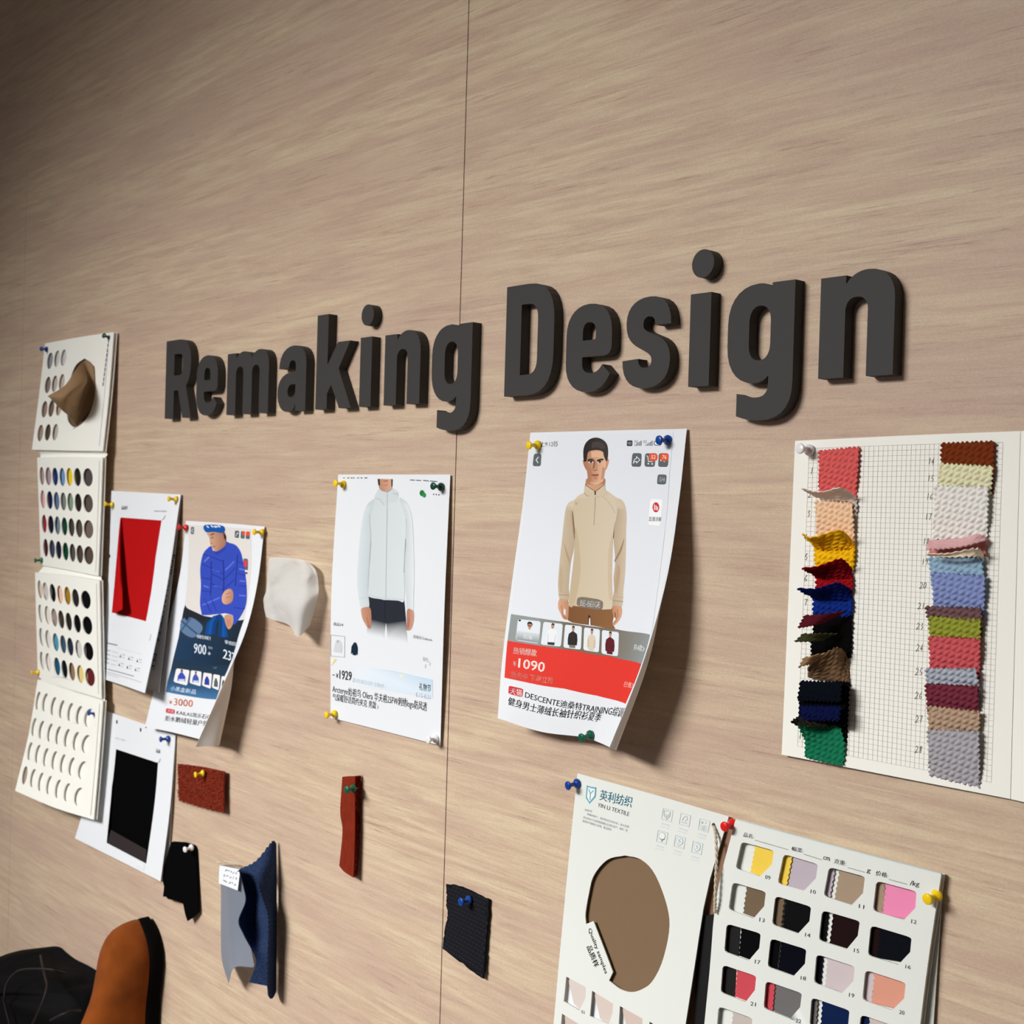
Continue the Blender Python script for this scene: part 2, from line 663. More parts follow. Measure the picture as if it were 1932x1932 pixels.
# ------------------------------------------------------------------ raised sign letters
def bez(p0, p1, p2, p3, n=7):
    out = []
    for i in range(1, n + 1):
        t = i / n
        a, b, c, d = (1 - t) ** 3, 3 * t * (1 - t) ** 2, 3 * t * t * (1 - t), t ** 3
        out.append((a * p0[0] + b * p1[0] + c * p2[0] + d * p3[0], a * p0[1] + b * p1[1] + c * p2[1] + d * p3[1]))
    return out


def path(start, *segs):
    pts = [start]
    for s in segs:
        if len(s) == 2:
            pts.append(s)
        else:
            pts += bez(pts[-1], (s[0], s[1]), (s[2], s[3]), (s[4], s[5]))
    if math.dist(pts[0], pts[-1]) < 1e-6:
        pts.pop()
    return pts


def circ(cx, cy, r, n=32):
    return [(cx + r * math.cos(2 * math.pi * i / n), cy + r * math.sin(2 * math.pi * i / n)) for i in range(n)]


GL = {
    'n': ([path((0, 0), (0, 79.5), (23.2, 79.5), (23.2, 72.5), (27.5, 79, 35, 82.3, 43, 82.3), (58, 82.3, 66.5, 73, 66.5, 58), (66.5, 0), (43.3, 0), (43.3, 52), (43.3, 58.5, 39, 62, 33.5, 62), (27.5, 62, 23.2, 58.5, 23.2, 51.5), (23.2, 0))], []),
    'm': ([path((0, 0), (0, 82), (23.5, 82), (23.5, 75), (28, 80, 35, 83, 43, 83), (52, 83, 60, 80, 64, 73.5), (69, 80, 76, 83.3, 85, 83.3), (100, 83.3, 107.5, 75, 107.5, 60), (107.5, 0), (84.5, 0), (84.5, 54), (84.5, 60, 80.5, 63.5, 75, 63.5), (69, 63.5, 65.3, 60, 65.3, 53.5), (65.3, 0), (42.8, 0), (42.8, 54), (42.8, 60, 39, 63.5, 33.5, 63.5), (27.5, 63.5, 23.5, 60, 23.5, 53.5), (23.5, 0))], []),
    'i': ([[(0, 0), (23, 0), (23, 80.5), (0, 80.5)]], []),
    'R': ([path((0, 0), (0, 112.5), (40, 112.5), (62, 112.5, 76.5, 101, 76.5, 80), (76.5, 63, 71.5, 52, 63, 45.5), (79.5, 0), (54, 0), (39.5, 39.5), (26.5, 39.5), (26.5, 0))],
          [path((26, 92), (42, 92), (48.5, 92, 51, 88, 51, 82), (51, 71), (51, 65, 48.5, 61.5, 42, 61.5), (26, 61.5))]),
    'D': ([path((0, 1.5), (0, 112.5), (33, 112.5), (60, 112.5, 71, 99, 71, 73), (71, 42), (71, 15, 60, 1.5, 33, 1.5))],
          [path((23, 92.5), (33, 92.5), (43.5, 92.5, 47.6, 87, 47.6, 76), (47.6, 38), (47.6, 27.5, 43.5, 22, 33, 22), (23, 22))]),
    'e': ([path((60.5, 44), (60.5, 56), (60.5, 74, 49, 84.3, 30.2, 84.3), (12, 84.3, 0, 74, 0, 56), (0, 29), (0, 11.5, 12, 0.8, 30.5, 0.8), (44, 0.8, 53.5, 6.5, 59.2, 17), (49, 26.2), (45.8, 21.8, 42, 19, 36, 18.6), (27, 18.3, 22.3, 21.5, 22.3, 28.5), (22.3, 34.2), (50, 34.2), (57, 34.2, 60.5, 37.5, 60.5, 44))],
          [path((22.3, 50), (22.3, 57.5), (22.3, 63.5, 25, 67, 30.5, 67), (36.2, 67, 39.5, 63.5, 39.5, 57.5), (39.5, 52.5), (39.5, 50.8, 38.7, 50, 37, 50))]),
    's': ([path((57.8, 57.5), (57.8, 74.5, 48.5, 83.6, 32, 83.6), (14.5, 83.6, 3.8, 75.5, 3.8, 61.5), (3.8, 49, 9.5, 43, 20, 38), (28.5, 34), (33.5, 31.5, 35.6, 29.6, 35.6, 26), (35.6, 21.8, 33, 19.6, 28, 19.6), (22.5, 19.6, 19.4, 22.5, 19.4, 28.2), (0, 27.2), (0, 10.5, 10, 1.2, 28, 1.2), (46.5, 1.2, 57.6, 10, 57.6, 25.5), (57.6, 37, 52, 44, 40.5, 48), (32, 51.3), (27, 53.2, 24.7, 55.2, 24.7, 59), (24.7, 63.3, 27, 65.7, 31.4, 65.7), (36.5, 65.7, 39.2, 63, 39.2, 57.3))], []),
    'g': ([path((67.5, -1), (67.5, 81.7), (45, 81.7), (45, 78.2), (41.5, 80.8, 37, 82.2, 31.5, 82.2), (12, 82.2, 0, 70, 0, 50), (0, 32), (0, 12, 11, -0.3, 28.5, -0.3), (35, -0.3, 39.8, 1.5, 43.4, 5.5), (43.4, -1), (43.4, -8.5, 39.5, -12.3, 31.5, -12.3), (24, -12.3, 17, -11, 11.3, -8.5), (11.3, -27.3), (18.5, -30, 27, -31.3, 36, -31.3), (57, -31.3, 67.5, -21, 67.5, -1))],
          [path((22.4, 50), (22.4, 58.5, 26.3, 63.8, 33.2, 63.8), (40.3, 63.8, 44.3, 58.5, 44.3, 50), (44.3, 32), (44.3, 23.5, 40.3, 18.3, 33.2, 18.3), (26.3, 18.3, 22.4, 23.5, 22.4, 32))]),
    'a': ([path((66, 0), (66, 58), (66, 73.5, 55, 82, 36.5, 82), (16, 82, 3.2, 71.5, 2.5, 54.2), (25.5, 54.2), (25.8, 60.2, 28.6, 63.6, 34, 63.6), (39.5, 63.6, 42, 60.5, 42, 55), (42, 48.6), (33, 48.6), (12.5, 48.6, 0, 39.5, 0, 24.5), (0, 8.5, 10, -1, 25, -1), (33, -1, 39.2, 2.5, 43, 8.5), (43, 0))],
          [path((42, 33.5), (42, 27), (42, 20.5, 38.5, 17.2, 32.5, 17.2), (27, 17.2, 23.8, 19.8, 23.8, 24.5), (23.8, 30, 27.5, 33.5, 34.5, 33.5))]),
    'k': ([[(0, 0), (0, 114.6), (24.3, 114.6), (24.3, 53.2), (45.8, 79.2), (71.5, 79.2), (48.6, 47.4), (76, 0), (51, 0), (33.4, 28.6), (24.9, 18.8), (24.9, 0)]], []),
}
LT = 0.0125


def letter_mesh(name, polys, holes, x0, z0, parent=None):
    k = 0.001 * 1.011
    V, Fc = [], []
    for outer in polys:
        rings = [outer] + (holes if outer is polys[0] else [])
        off = len(V)
        flat = [p for r in rings for p in r]
        tris = tessellate_polygon([[Vector((a, b, 0)) for a, b in r] for r in rings])
        n = len(flat)
        V += [(x0 + a * k, -LT, z0 + b * k) for a, b in flat] + [(x0 + a * k, -0.0002, z0 + b * k) for a, b in flat]
        for t in tris:
            a, b, c = [flat[i] for i in t]
            cr = (b[0] - a[0]) * (c[1] - a[1]) - (b[1] - a[1]) * (c[0] - a[0])
            t = tuple(t) if cr > 0 else tuple(reversed(t))
            Fc.append(tuple(off + i for i in t))
            Fc.append(tuple(off + n + i for i in reversed(t)))
        s = 0
        for r in rings:
            m = len(r)
            ar = sum(r[i][0] * r[(i + 1) % m][1] - r[(i + 1) % m][0] * r[i][1] for i in range(m))
            outer_ring = r is rings[0]
            for i in range(m):
                a, b = off + s + i, off + s + (i + 1) % m
                q = (b, a, a + n, b + n)
                Fc.append(q if (ar > 0) == outer_ring else tuple(reversed(q)))
            s += m
    o = mk(name, V, Fc, M['sign_grey'], parent)
    return o


ZB = EYE + 0.1025 * 1.011
place = [('R', -1734.5, 'first word, with a straight leg'), ('e', -1639.3, 'first word between R and m'), ('m', -1552.0, 'first word, widest letter of the sign'),
         ('a', -1420.6, 'first word between m and k'), ('k', -1331.0, 'first word, tallest lowercase letter'), ('i', -1237.2, 'first word between k and n'),
         ('n', -1188.0, 'first word between i and g'), ('g', -1099.9, 'first word, crossing the panel seam'),
         ('D', -978.1, 'second word, large capital'), ('e', -888.4, 'second word between D and s'), ('s', -812.7, 'second word between e and i'),
         ('i', -732.3, 'second word between s and g'), ('g', -689.7, 'second word between i and n'), ('n', -596.7, 'second word, at its right end')]
for ch, xm, where in place:
    x0 = xm * 0.001
    polys, holes = GL[ch]
    if ch == 'i':
        r = empty('sign_letter', (x0 + 0.0116, 0, ZB))
        letter_mesh('letter_stem', polys, [], x0, ZB, r)
        letter_mesh('letter_dot', [circ(12.6, 106, 12.3)], [], x0, ZB, r)
    else:
        r = letter_mesh('sign_letter', polys, holes, x0, ZB)
    tag(r, 'raised dark grey sign letter %s of the %s' % (ch, where), 'letter', 'raised letters of the wall sign')


# ------------------------------------------------------------------ push pins
def lathe(name, prof, mat_, parent, n=20):
    V, Fc = [], []
    for r, z in prof:
        V += [(r * math.cos(2 * math.pi * i / n), r * math.sin(2 * math.pi * i / n), z) for i in range(n)]
    for k in range(len(prof) - 1):
        for i in range(n):
            a, b = k * n + i, k * n + (i + 1) % n
            Fc.append((a, b, b + n, a + n))
    V += [(0, 0, prof[0][1]), (0, 0, prof[-1][1])]
    for i in range(n):
        Fc.append((len(V) - 2, (i + 1) % n, i))
        Fc.append((len(V) - 1, (len(prof) - 1) * n + i, (len(prof) - 1) * n + (i + 1) % n))
    me = bpy.data.meshes.new(name)
    me.from_pydata(V, [], Fc)
    me.materials.append(mat_)
    me.polygons.foreach_set('use_smooth', [True] * len(me.polygons))
    o = bpy.data.objects.new(name, me)
    COL.objects.link(o)
    o.parent = parent
    return o


PINCOL = {'blue': (10, 66, 152), 'green': (10, 92, 66), 'dark green': (10, 72, 56), 'yellow': (246, 208, 20), 'red': (222, 28, 30), 'white': (232, 234, 236)}
PIN_PROF = [(0.0030, 0.0), (0.0046, 0.0002), (0.0048, 0.0012), (0.0044, 0.0026), (0.0030, 0.0036), (0.0021, 0.0046), (0.0019, 0.0070), (0.0021, 0.0090),
            (0.0030, 0.0104), (0.0040, 0.0110), (0.0043, 0.0118), (0.0041, 0.0127), (0.0034, 0.0132)]
_pins = {}


def push_pin(colr, head, collar, d0, label):
    a = Vector(P(collar[0], collar[1], d0 + 0.0016))
    b = Vector(P(head[0], head[1], d0 + 0.0125))
    ax = (b - a).normalized()
    if ax.y > -0.75:                    # keep the pin from leaning flatter than a pin can hold
        h = Vector((ax.x, 0, ax.z)).normalized() * 0.66
        ax = Vector((h.x, -0.75, h.z)).normalized()
    r = empty('push_pin', a - ax * 0.0012)
    r.rotation_mode = 'QUATERNION'
    r.rotation_quaternion = ax.to_track_quat('Z', 'Y')
    if colr not in _pins:
        m = mat('pin_' + colr.replace(' ', '_'), PINCOL[colr], 0.28, None, 0.5)
        g = lathe('pin_grip', PIN_PROF, m, r)
        nd = lathe('pin_needle', [(0.0005, 0.0002), (0.0005, -0.0090), (0.0001, -0.0110)], M['needle_steel'], r, 8)
        _pins[colr] = (g, nd)
    else:
        for c in _pins[colr]:
            k = c.copy()
            COL.objects.link(k)
            k.parent = r
    tag(r, label, 'push pin', 'push pins in the wall board')


# ------------------------------------------------------------------ folded card of window panels, far left
acc = empty('window_swatch_card', P(130, 1080, 0.01))
tag(acc, 'long white folded swatch card with four panels of small oval windows, far left', 'swatch card')
WH = (212, 210, 206)
PAN = [
    dict(rows=[[(85, 648, .006), (150, 636, .008), (214.7, 626.5, .009)], [(73, 750, .013), (138, 745, .014), (206, 738, .014)], [(60, 848.4, .026), (127, 850, .024), (194, 851, .022)]]),
    dict(rows=[[(70, 863, .021), (132, 862, .021), (193.6, 863, .020)], [(73.5, 965, .017), (133, 971, .019), (189.5, 976, .020)], [(77, 1066, .010), (131, 1076, .014), (185.3, 1087, .018)]]),
    dict(rows=[[(66, 1080, .015), (127, 1086, .018), (187.4, 1095, .020)], [(68.5, 1180, .015), (129, 1193, .019), (189.5, 1207, .020)], [(71.4, 1277.6, .011), (131, 1300, .016), (191.5, 1318, .019)]]),
    dict(rows=[[(71, 1282, .012), (132, 1303, .016), (194.2, 1322, .020)], [(54, 1385, .026), (120, 1412, .024), (186.5, 1434, .022)], [(28.4, 1492, .050), (103, 1524, .038), (177, 1546.8, .028)]]),
]
za, zb, zc = Z(0, 600, 4.83), Z(0, 850, 4.83), Z(0, 1200, 4.83)


def ellipse(cx, cy, rx, ry, n=18, tilt=0.0):
    return [(cx + rx * math.cos(2 * math.pi * i / n) + tilt * ry * math.sin(2 * math.pi * i / n), cy + ry * math.sin(2 * math.pi * i / n)) for i in range(n)]


H2 = [([382, 440, 502, 567, 632, 706, 801], [232, 235, 238, 242, 240, 242, 244]), ([390, 453, 515, 577, 640, 712, 803], [444, 452, 460, 464, 470, 476, 482]),
      ([403, 463, 523, 587, 651, 721, 806], [668, 676, 683, 692, 700, 710, 718]), ([416, 474, 534, 597, 660, 727, 808], [886, 897, 908, 920, 932, 944, 956])]
C2 = [[(176, 150, 146), (172, 152, 158), (20, 50, 112), (112, 148, 190), (236, 202, 28), (44, 39, 36), (84, 76, 75)],
      [(226, 172, 178), (24, 34, 74), (96, 116, 152), (122, 128, 116), (132, 152, 128), (44, 37, 35), (92, 80, 76)],
      [(162, 40, 56), (20, 30, 52), (112, 132, 142), (20, 66, 46), (72, 68, 62), (82, 73, 66), (112, 99, 90)],
      [(76, 26, 36), (66, 72, 94), (24, 30, 46), (14, 70, 50), (86, 80, 76), (76, 66, 60), (88, 74, 66)]]
H3 = [([364, 414, 480, 546, 614, 688, 782], [1266, 1284, 1298, 1314, 1324, 1344, 1360]), ([370, 432, 494, 557, 626, 704, 796], [1486, 1500, 1522, 1540, 1560, 1578, 1594]),
      ([378, 438, 507, 575, 640, 716, 806], [1700, 1720, 1748, 1766, 1788, 1810, 1830]), ([384, 440, 520, 587, 655, 732, 820], [1915, 1930, 1968, 1992, 2015, 2038, 2064])]
C3 = [[(214, 194, 178), (200, 199, 197), (18, 17, 18), (232, 192, 166), (162, 124, 24), (42, 40, 40), (16, 15, 16)],
      [(226, 224, 220), (226, 218, 208), (158, 142, 132), (62, 52, 44), (44, 40, 36), (16, 15, 16), (14, 13, 14)],
      [(228, 226, 222), (224, 220, 214), (74, 150, 176), (62, 86, 102), (40, 46, 66), (206, 204, 200), (16, 13, 16)],
      [(228, 226, 222), (226, 222, 216), (24, 90, 122), (20, 22, 22), (146, 116, 88), (226, 202, 132), (98, 36, 40)]]
H4 = [([345, 410, 487, 563, 640, 722, 808], [590, 605, 640, 668, 692, 720, 745]), ([308, 378, 455, 530, 610, 693, 785], [830, 855, 880, 905, 930, 958, 985]),
      ([272, 345, 418, 495, 572, 655, 752], [1050, 1075, 1105, 1132, 1162, 1190, 1225]), ([225, 300, 372, 447, 528, 612, 718], [1270, 1295, 1328, 1358, 1392, 1425, 1465])]
for pi, d in enumerate(PAN):
    sf = Surf(d['rows'])
    holes, cols = [], []
    if pi == 0:
        for (xs, ys), cc in zip([([455, 518, 578], [390, 370, 362]), ([435, 497, 562], [610, 600, 585]), ([405, 467, 535], [832, 825, 815]), ([368, 435, 503], [1048, 1042, 1040])],
                                [[(146, 146, 152), (206, 203, 200), (208, 205, 202)], [(140, 126, 118), (186, 176, 168), (196, 182, 170)], [(150, 126, 112), (120, 100, 84), (186, 160, 140)], [(160, 140, 122), (90, 76, 60), (188, 178, 168)]]):
            for x, y, c in zip(xs, ys, cc):
                holes.append(sf.inv([za(*q) for q in ellipse(x, y, 26, 76, tilt=-.12)])); cols.append(c)
        oval = [(770, 368), (835, 420), (868, 560), (860, 720), (820, 860), (750, 960), (680, 995), (625, 950), (610, 860), (620, 720), (640, 560), (690, 430)]
        oval = crom(np.array(oval + oval[:1], float), np.linspace(0, 1, 40)[:-1])
        holes.append(sf.inv([za(*q) for q in oval])); cols.append((112, 88, 66))
    else:
        z, H = {1: (zb, H2), 2: (zb, H3), 3: (zc, H4)}[pi]
        for ri, (xs, ys) in enumerate(H):
            for ci, (x, y) in enumerate(zip(xs, ys)):
                rx = [22, 27, 27, 27, 28, 32, 44][ci]
                holes.append(sf.inv([z(*q) for q in ellipse(x, y, rx, 84, tilt=(.04 if pi == 1 else .1 if pi == 2 else -.16))]))
                cols.append({1: C2, 2: C3}[pi][ri][ci] if pi < 3 else ((168, 148, 132) if ri == 3 and ci == 0 else None))
    pan = plate('card_panel', sf, [(0, 0), (1, 0), (1, 1), (0, 1)], holes, 0.0016, M['warm_card'], acc, nu=6, nv=8)
    # second ply that closes the panel at the back
    plate('panel_backing', sf, [(0, 0), (1.004, 0), (1.004, 1), (0, 1)], [], 0.0014, M['warm_card'], pan, off=-0.0046, nu=6, nv=8)
    edge = Ink(sf)
    edge.raw([(.955, .03), (.962, .03), (.962, .97), (.955, .97)], [(0, 1, 2), (0, 2, 3)], [lin((176, 172, 166))] * 4, 1)
    if pi == 0:
        edge = Ink(sf, za)
        [edge.ln([(993 - 5.5 * k, 190 + 44 * k), (989 - 5.5 * k, 222 + 44 * k)], 8, (70, 72, 80), 2) for k in range(10)]
        edge.ln([(985, 300), (905, 1170)], 3, (150, 150, 200))
    edge.build('edge_print', pan, 6, 8, gap=.01)
    for h, c in zip(holes, cols):
        if c is None:
            continue
        lo, hi = h.min(0), h.max(0)
        ex = (hi - lo) * .22
        q = [(lo[0] - ex[0] * .1, lo[1] - ex[1]), (hi[0] + ex[0], lo[1] - ex[1]), (hi[0] + ex[0], hi[1] + ex[1]), (lo[0] + ex[0] * .4, hi[1] + ex[1])]
        plate('fabric_swatch', sf, q, [], 0.0008, fabric(c), pan, off=-0.0036, nu=8, nv=10)
# hinge strips between the panels
for i, c in ((0, (188, 184, 178)), (1, None), (2, None)):
    a, b = Surf(PAN[i]['rows']), Surf(PAN[i + 1]['rows'])
    top, bot = a.pts([(0.02, 1), (.5, 1), (1, 1)]), b.pts([(0.02, 0), (.5, 0), (1, 0)])
    back = np.array([0, .0035, 0])
    r = [top + back, (top + bot) / 2 + back * (2.2 if i == 0 else 1.2), bot + back]
    sheet('card_hinge', Surf(r, True), 6, 4, 0.0008, M['warm_card'], acc)
# brown cloth pulled out through the large oval window of the top panel
pc = [[(850, 440, .014), (862, 560, .014), (858, 680, .014), (830, 820, .013), (740, 955, .013)],
      [(775, 385, .018), (800, 540, .020), (790, 640, .021), (740, 830, .022), (700, 975, .018)],
      [(690, 470, .040), (775, 590, .034), (705, 700, .046), (690, 800, .040), (640, 900, .034)],
      [(590, 615, .062), (640, 650, .064), (600, 720, .072), (590, 790, .068), (575, 850, .058)],
      [(440, 708, .086), (437, 710, .087), (435, 712, .088), (440, 718, .087), (450, 724, .085)]]
sheet('pulled_cloth', Surf([zs(za, r) for r in pc]), 24, 24, 0.0008, fabric((150, 122, 92)), acc)

# ------------------------------------------------------------------ white folded card with a red fabric window
zr = Z(180, 900, 4.39)
red = empty('fabric_window_card', P(270, 1120, 0.005))
tag(red, 'white folded fabric card with a tall red cloth window, right of the folded swatch card', 'fabric card')
bs = Surf([[(214, 928, .001), (343, 934, .001)], [(205, 1284, .002), (300, 1306, .027)]])
sheet('back_page', bs, 2, 6, 0.0006, mat('card_inside', (196, 188, 180), 0.7), red)
bi = Ink(bs)
bi.t('FOR QUALITY SAMPLE', (321, 1045), (283, 1262), (331, 1047), (44, 38, 36), 2)
bi.build('back_print', red, 4, 8)
rs = Surf([[(210, 926, .004), (276, 929.5, .004), (341, 933, .004)], [(204, 1100, .004), (264, 1112, .016), (312, 1122, .026)], [(188, 1279, .005), (232, 1293, .028), (273, 1307.7, .050)]])
win = [(208, 335), (540, 362), (545, 375), (500, 660), (462, 900), (410, 1195), (135, 1125), (160, 900), (190, 480)]
wuv = rs.inv([zr(*q) for q in [(208, 335), (548, 360), (500, 660), (418, 1195), (135, 1122), (165, 800)]])
plate('front_page', rs, [(0, 0), (1, 0), (1, 1), (0, 1)], [wuv], 0.0008, M['paper'], red, nu=8, nv=10)
rl, rh = wuv.min(0), wuv.max(0)
plate('red_fabric', rs, [(rl[0] - .03, rl[1] - .02), (rh[0] + .05, rl[1] - .02), (rh[0] + .05, rh[1] + .02), (rl[0] - .03, rh[1] + .02)], [], 0.0006, fabric((176, 20, 22), 'noise', 400, 0.0002), red, off=-0.0012, nu=8, nv=10)
fl = Surf([zs(zr, [(205, 345, .006), (208, 345, .006), (212, 350, .006)]), zs(zr, [(190, 500, .009), (200, 560, .014), (212, 640, .012)]),
           zs(zr, [(165, 800, .014), (195, 850, .022), (222, 900, .020)]), zs(zr, [(136, 1125, .018), (170, 1120, .030), (224, 1095, .030)])])
sheet('fabric_flap', fl, 6, 16, 0.0006, fabric((180, 20, 22), 'noise', 400, 0.0002), red)
ri = Ink(rs, zr)
GR = (120, 120, 124)
ri.t('品质样', (217, 270), (266, 272), (219, 238), (40, 40, 42), 2, 0.03)
ri.t('QUALITY SAMPLE', (486, 290), (590, 293), (488, 276), GR, 2)
ri.ln([(552, 355), (568, 345), (580, 320)], 4, (60, 50, 50))
ri.el(118, 655, 7, 16, (50, 46, 44), 2)
for k in range(4):
    ri.ln([(462 - k * 3, 1305 + k * 13), (460 - k * 3, 1314 + k * 13)], 4, GR)
ri.ln([(98, 1375), (182, 1393)], 10, (130, 130, 132)); ri.ln([(180, 1415), (390, 1470)], 2, (190, 190, 192))
for k, (a, b) in enumerate([(90, 186), (88, 186), (82, 182), (78, 172)]):
    ri.ln([(a, 1432 + k * 34), (a + 35, 1441 + k * 34)], 8, (165, 165, 168)); ri.ln([(a + 50, 1446 + k * 34), (b, 1458 + k * 34)], 5, (185, 185, 188))
for cx, cy in ((215, 1480), (285, 1500), (355, 1520), (205, 1552), (272, 1572), (340, 1592)):
    ri.p([(cx - 14, cy + 14), (cx - 6, cy - 12), (cx, cy + 14)], (70, 70, 74)); ri.ln([(cx + 8, cy - 10), (cx + 30, cy - 4)], 6, (165, 165, 168)); ri.ln([(cx + 6, cy + 12), (cx + 26, cy + 18)], 6, (190, 190, 192))
ri.ln([(76, 1582), (90, 1588)], 12, (80, 80, 84)); ri.ln([(104, 1592), (318, 1650)], 7, (130, 130, 134)); ri.ln([(72, 1608), (380, 1700)], 6, (190, 190, 192)); ri.ln([(70, 1624), (195, 1660)], 6, (196, 196, 198))
ri.build('printed_mark', red, 8, 10, gap=.012)

# ------------------------------------------------------------------ white card with a black fabric window
zk = Z(130, 1280, 4.39)
blk = empty('fabric_window_card', P(240, 1520, 0.004))
tag(blk, 'white fabric card with a tall black cloth window, below the red cloth card', 'fabric card')
kb = Surf([[(199, 1341, .0015), (332, 1388, .0015)], [(160, 1590, .004), (317, 1664, .003)]])
sheet('back_page', kb, 2, 2, 0.0006, M['paper_back'], blk)
ks = Surf([[(195.7, 1339.8, .003), (264, 1363.5, .003), (331, 1387, .003)], [(176, 1460, .008), (249, 1491, .007), (321, 1522, .007)], [(141.4, 1581.7, .020), (222, 1622, .015), (303, 1663, .012)]])
kw = ks.inv([zk(*q) for q in [(390, 585), (738, 700), (640, 1535), (312, 1363), (355, 900)]])
plate('front_page', ks, [(0, 0), (1, 0), (1, 1), (0, 1)], [kw], 0.0007, M['paper'], blk, nu=8, nv=8)
kx = Surf([zs(zk, [(382, 570, .0022), (748, 690, .0022)]), zs(zk, [(300, 1375, .0095), (650, 1560, .0075)])])
sheet('black_fabric', kx, 4, 8, 0.0007, fabric((5, 5, 6)), blk)
kf = Surf([zs(zk, [(348, 1255, .013), (640, 1418, .011)]), zs(zk, [(318, 1362, .0145), (640, 1528, .0125)])])
sheet('fabric_hem', kf, 4, 2, 0.0006, fabric((52, 46, 46)), blk)
ki = Ink(ks, zk)
for x, y in ((398, 360), (595, 425), (640, 396)):  # slits in the card, their shaded insides painted as dark ovals
    ki.el(x, y, 6, 17, (52, 42, 40))
ki.t('QUALITY SAMPLE', (385, 498), (470, 524), (387, 486), (176, 176, 180), 2)
ki.t('品质', (722, 612), (758, 624), (724, 580), (60, 58, 60), 2, 0.03)
ki.ln([(735, 700), (752, 690), (758, 665)], 4, (60, 50, 50))
ki.ln([(280, 480), (276, 560)], 6, (80, 80, 84)); ki.ln([(274, 590), (268, 690)], 3, (150, 150, 152))
ki.ln([(560, 1552), (620, 1590)], 2, (190, 190, 192)); ki.ln([(620, 1590), (628, 1545)], 2, (200, 200, 202))
ki.build('printed_mark', blk, 8, 8, gap=.004)

# ------------------------------------------------------------------ printout: climber in a blue down jacket (curled)
cs = Surf([[(351, 982.5, .003), (400, 985.5, .003), (450, 989, .003), (475, 991.3, .003), (499, 993.4, .003)],
           [(340, 1080, .006), (385, 1085, .006), (430, 1092, .008), (463, 1096, .010), (486, 1098, .013)],
           [(318, 1175, .010), (360, 1182, .012), (405, 1190, .015), (440, 1195, .020), (463, 1192, .031)],
           [(297, 1272, .015), (340, 1282, .016), (392, 1291, .018), (436, 1294, .026), (417, 1300, .048)],
           [(273.5, 1371, .020), (322, 1381, .020), (374, 1394, .021), (414, 1405, .029), (369, 1409, .060)]])
zj, zj2 = Z(180, 900, 4.39), Z(130, 1280, 4.39)
cp = empty('product_printout', P(400, 1190, 0.004))
tag(cp, 'curled white printout showing a seated climber in a blue down jacket', 'printout', 'shopping page printouts')
sheet('paper', cs, 40, 40, 0.0003, M['paper'], cp, backmat=M['paper_back'])
ci = Ink(cs, zj, umax=.8)
ci.soft = True
ci.p([(775, 395), (1290, 430), (1290, 700), (1262, 1000), (1235, 1185), (1000, 1160), (735, 1110), (765, 800)], (222, 217, 213), 0)
q0, q1, q2 = (28, 40, 54), (30, 58, 88), (70, 118, 164)
ci.p([(735, 1085), (900, 1150), (1240, 1180), (1165, 1400), (690, 1330)], q0, 1, fn=lambda x, y: (36, 58, 82) if x < 750 else q0)
ci.p([(690, 1330), (1165, 1400), (1110, 1560), (645, 1510)], q0, 1, fn=lambda x, y: q1 if x < 800 else (26, 42, 58))
ci.p([(645, 1510), (1110, 1560), (1070, 1650), (630, 1580)], q0, 1, fn=lambda x, y: (32, 52, 72) if y < 1570 else (34, 56, 78))
ci.p([(630, 1580), (1070, 1650), (1035, 1740), (600, 1690)], q0, 1, fn=lambda x, y: (34, 56, 78) if y < 1655 else (48, 86, 126))
ci.p([(600, 1690), (1035, 1740), (1000, 1842), (584, 1780)], q0, 1, fn=lambda x, y: (44, 80, 118) if y < 1745 else q2)
ci.p([(720, 1180), (800, 1165), (885, 1230), (872, 1290), (800, 1330), (708, 1270)], (96, 122, 156), 2)
ci.ln([(712, 1190), (870, 1320)], 14, (50, 78, 116), 3); ci.ln([(790, 1170), (715, 1270)], 12, (56, 84, 122), 3)
ci.p([(745, 1062), (768, 1090), (890, 1150), (900, 1200), (790, 1160), (760, 1190), (730, 1140)], (34, 38, 44), 3)
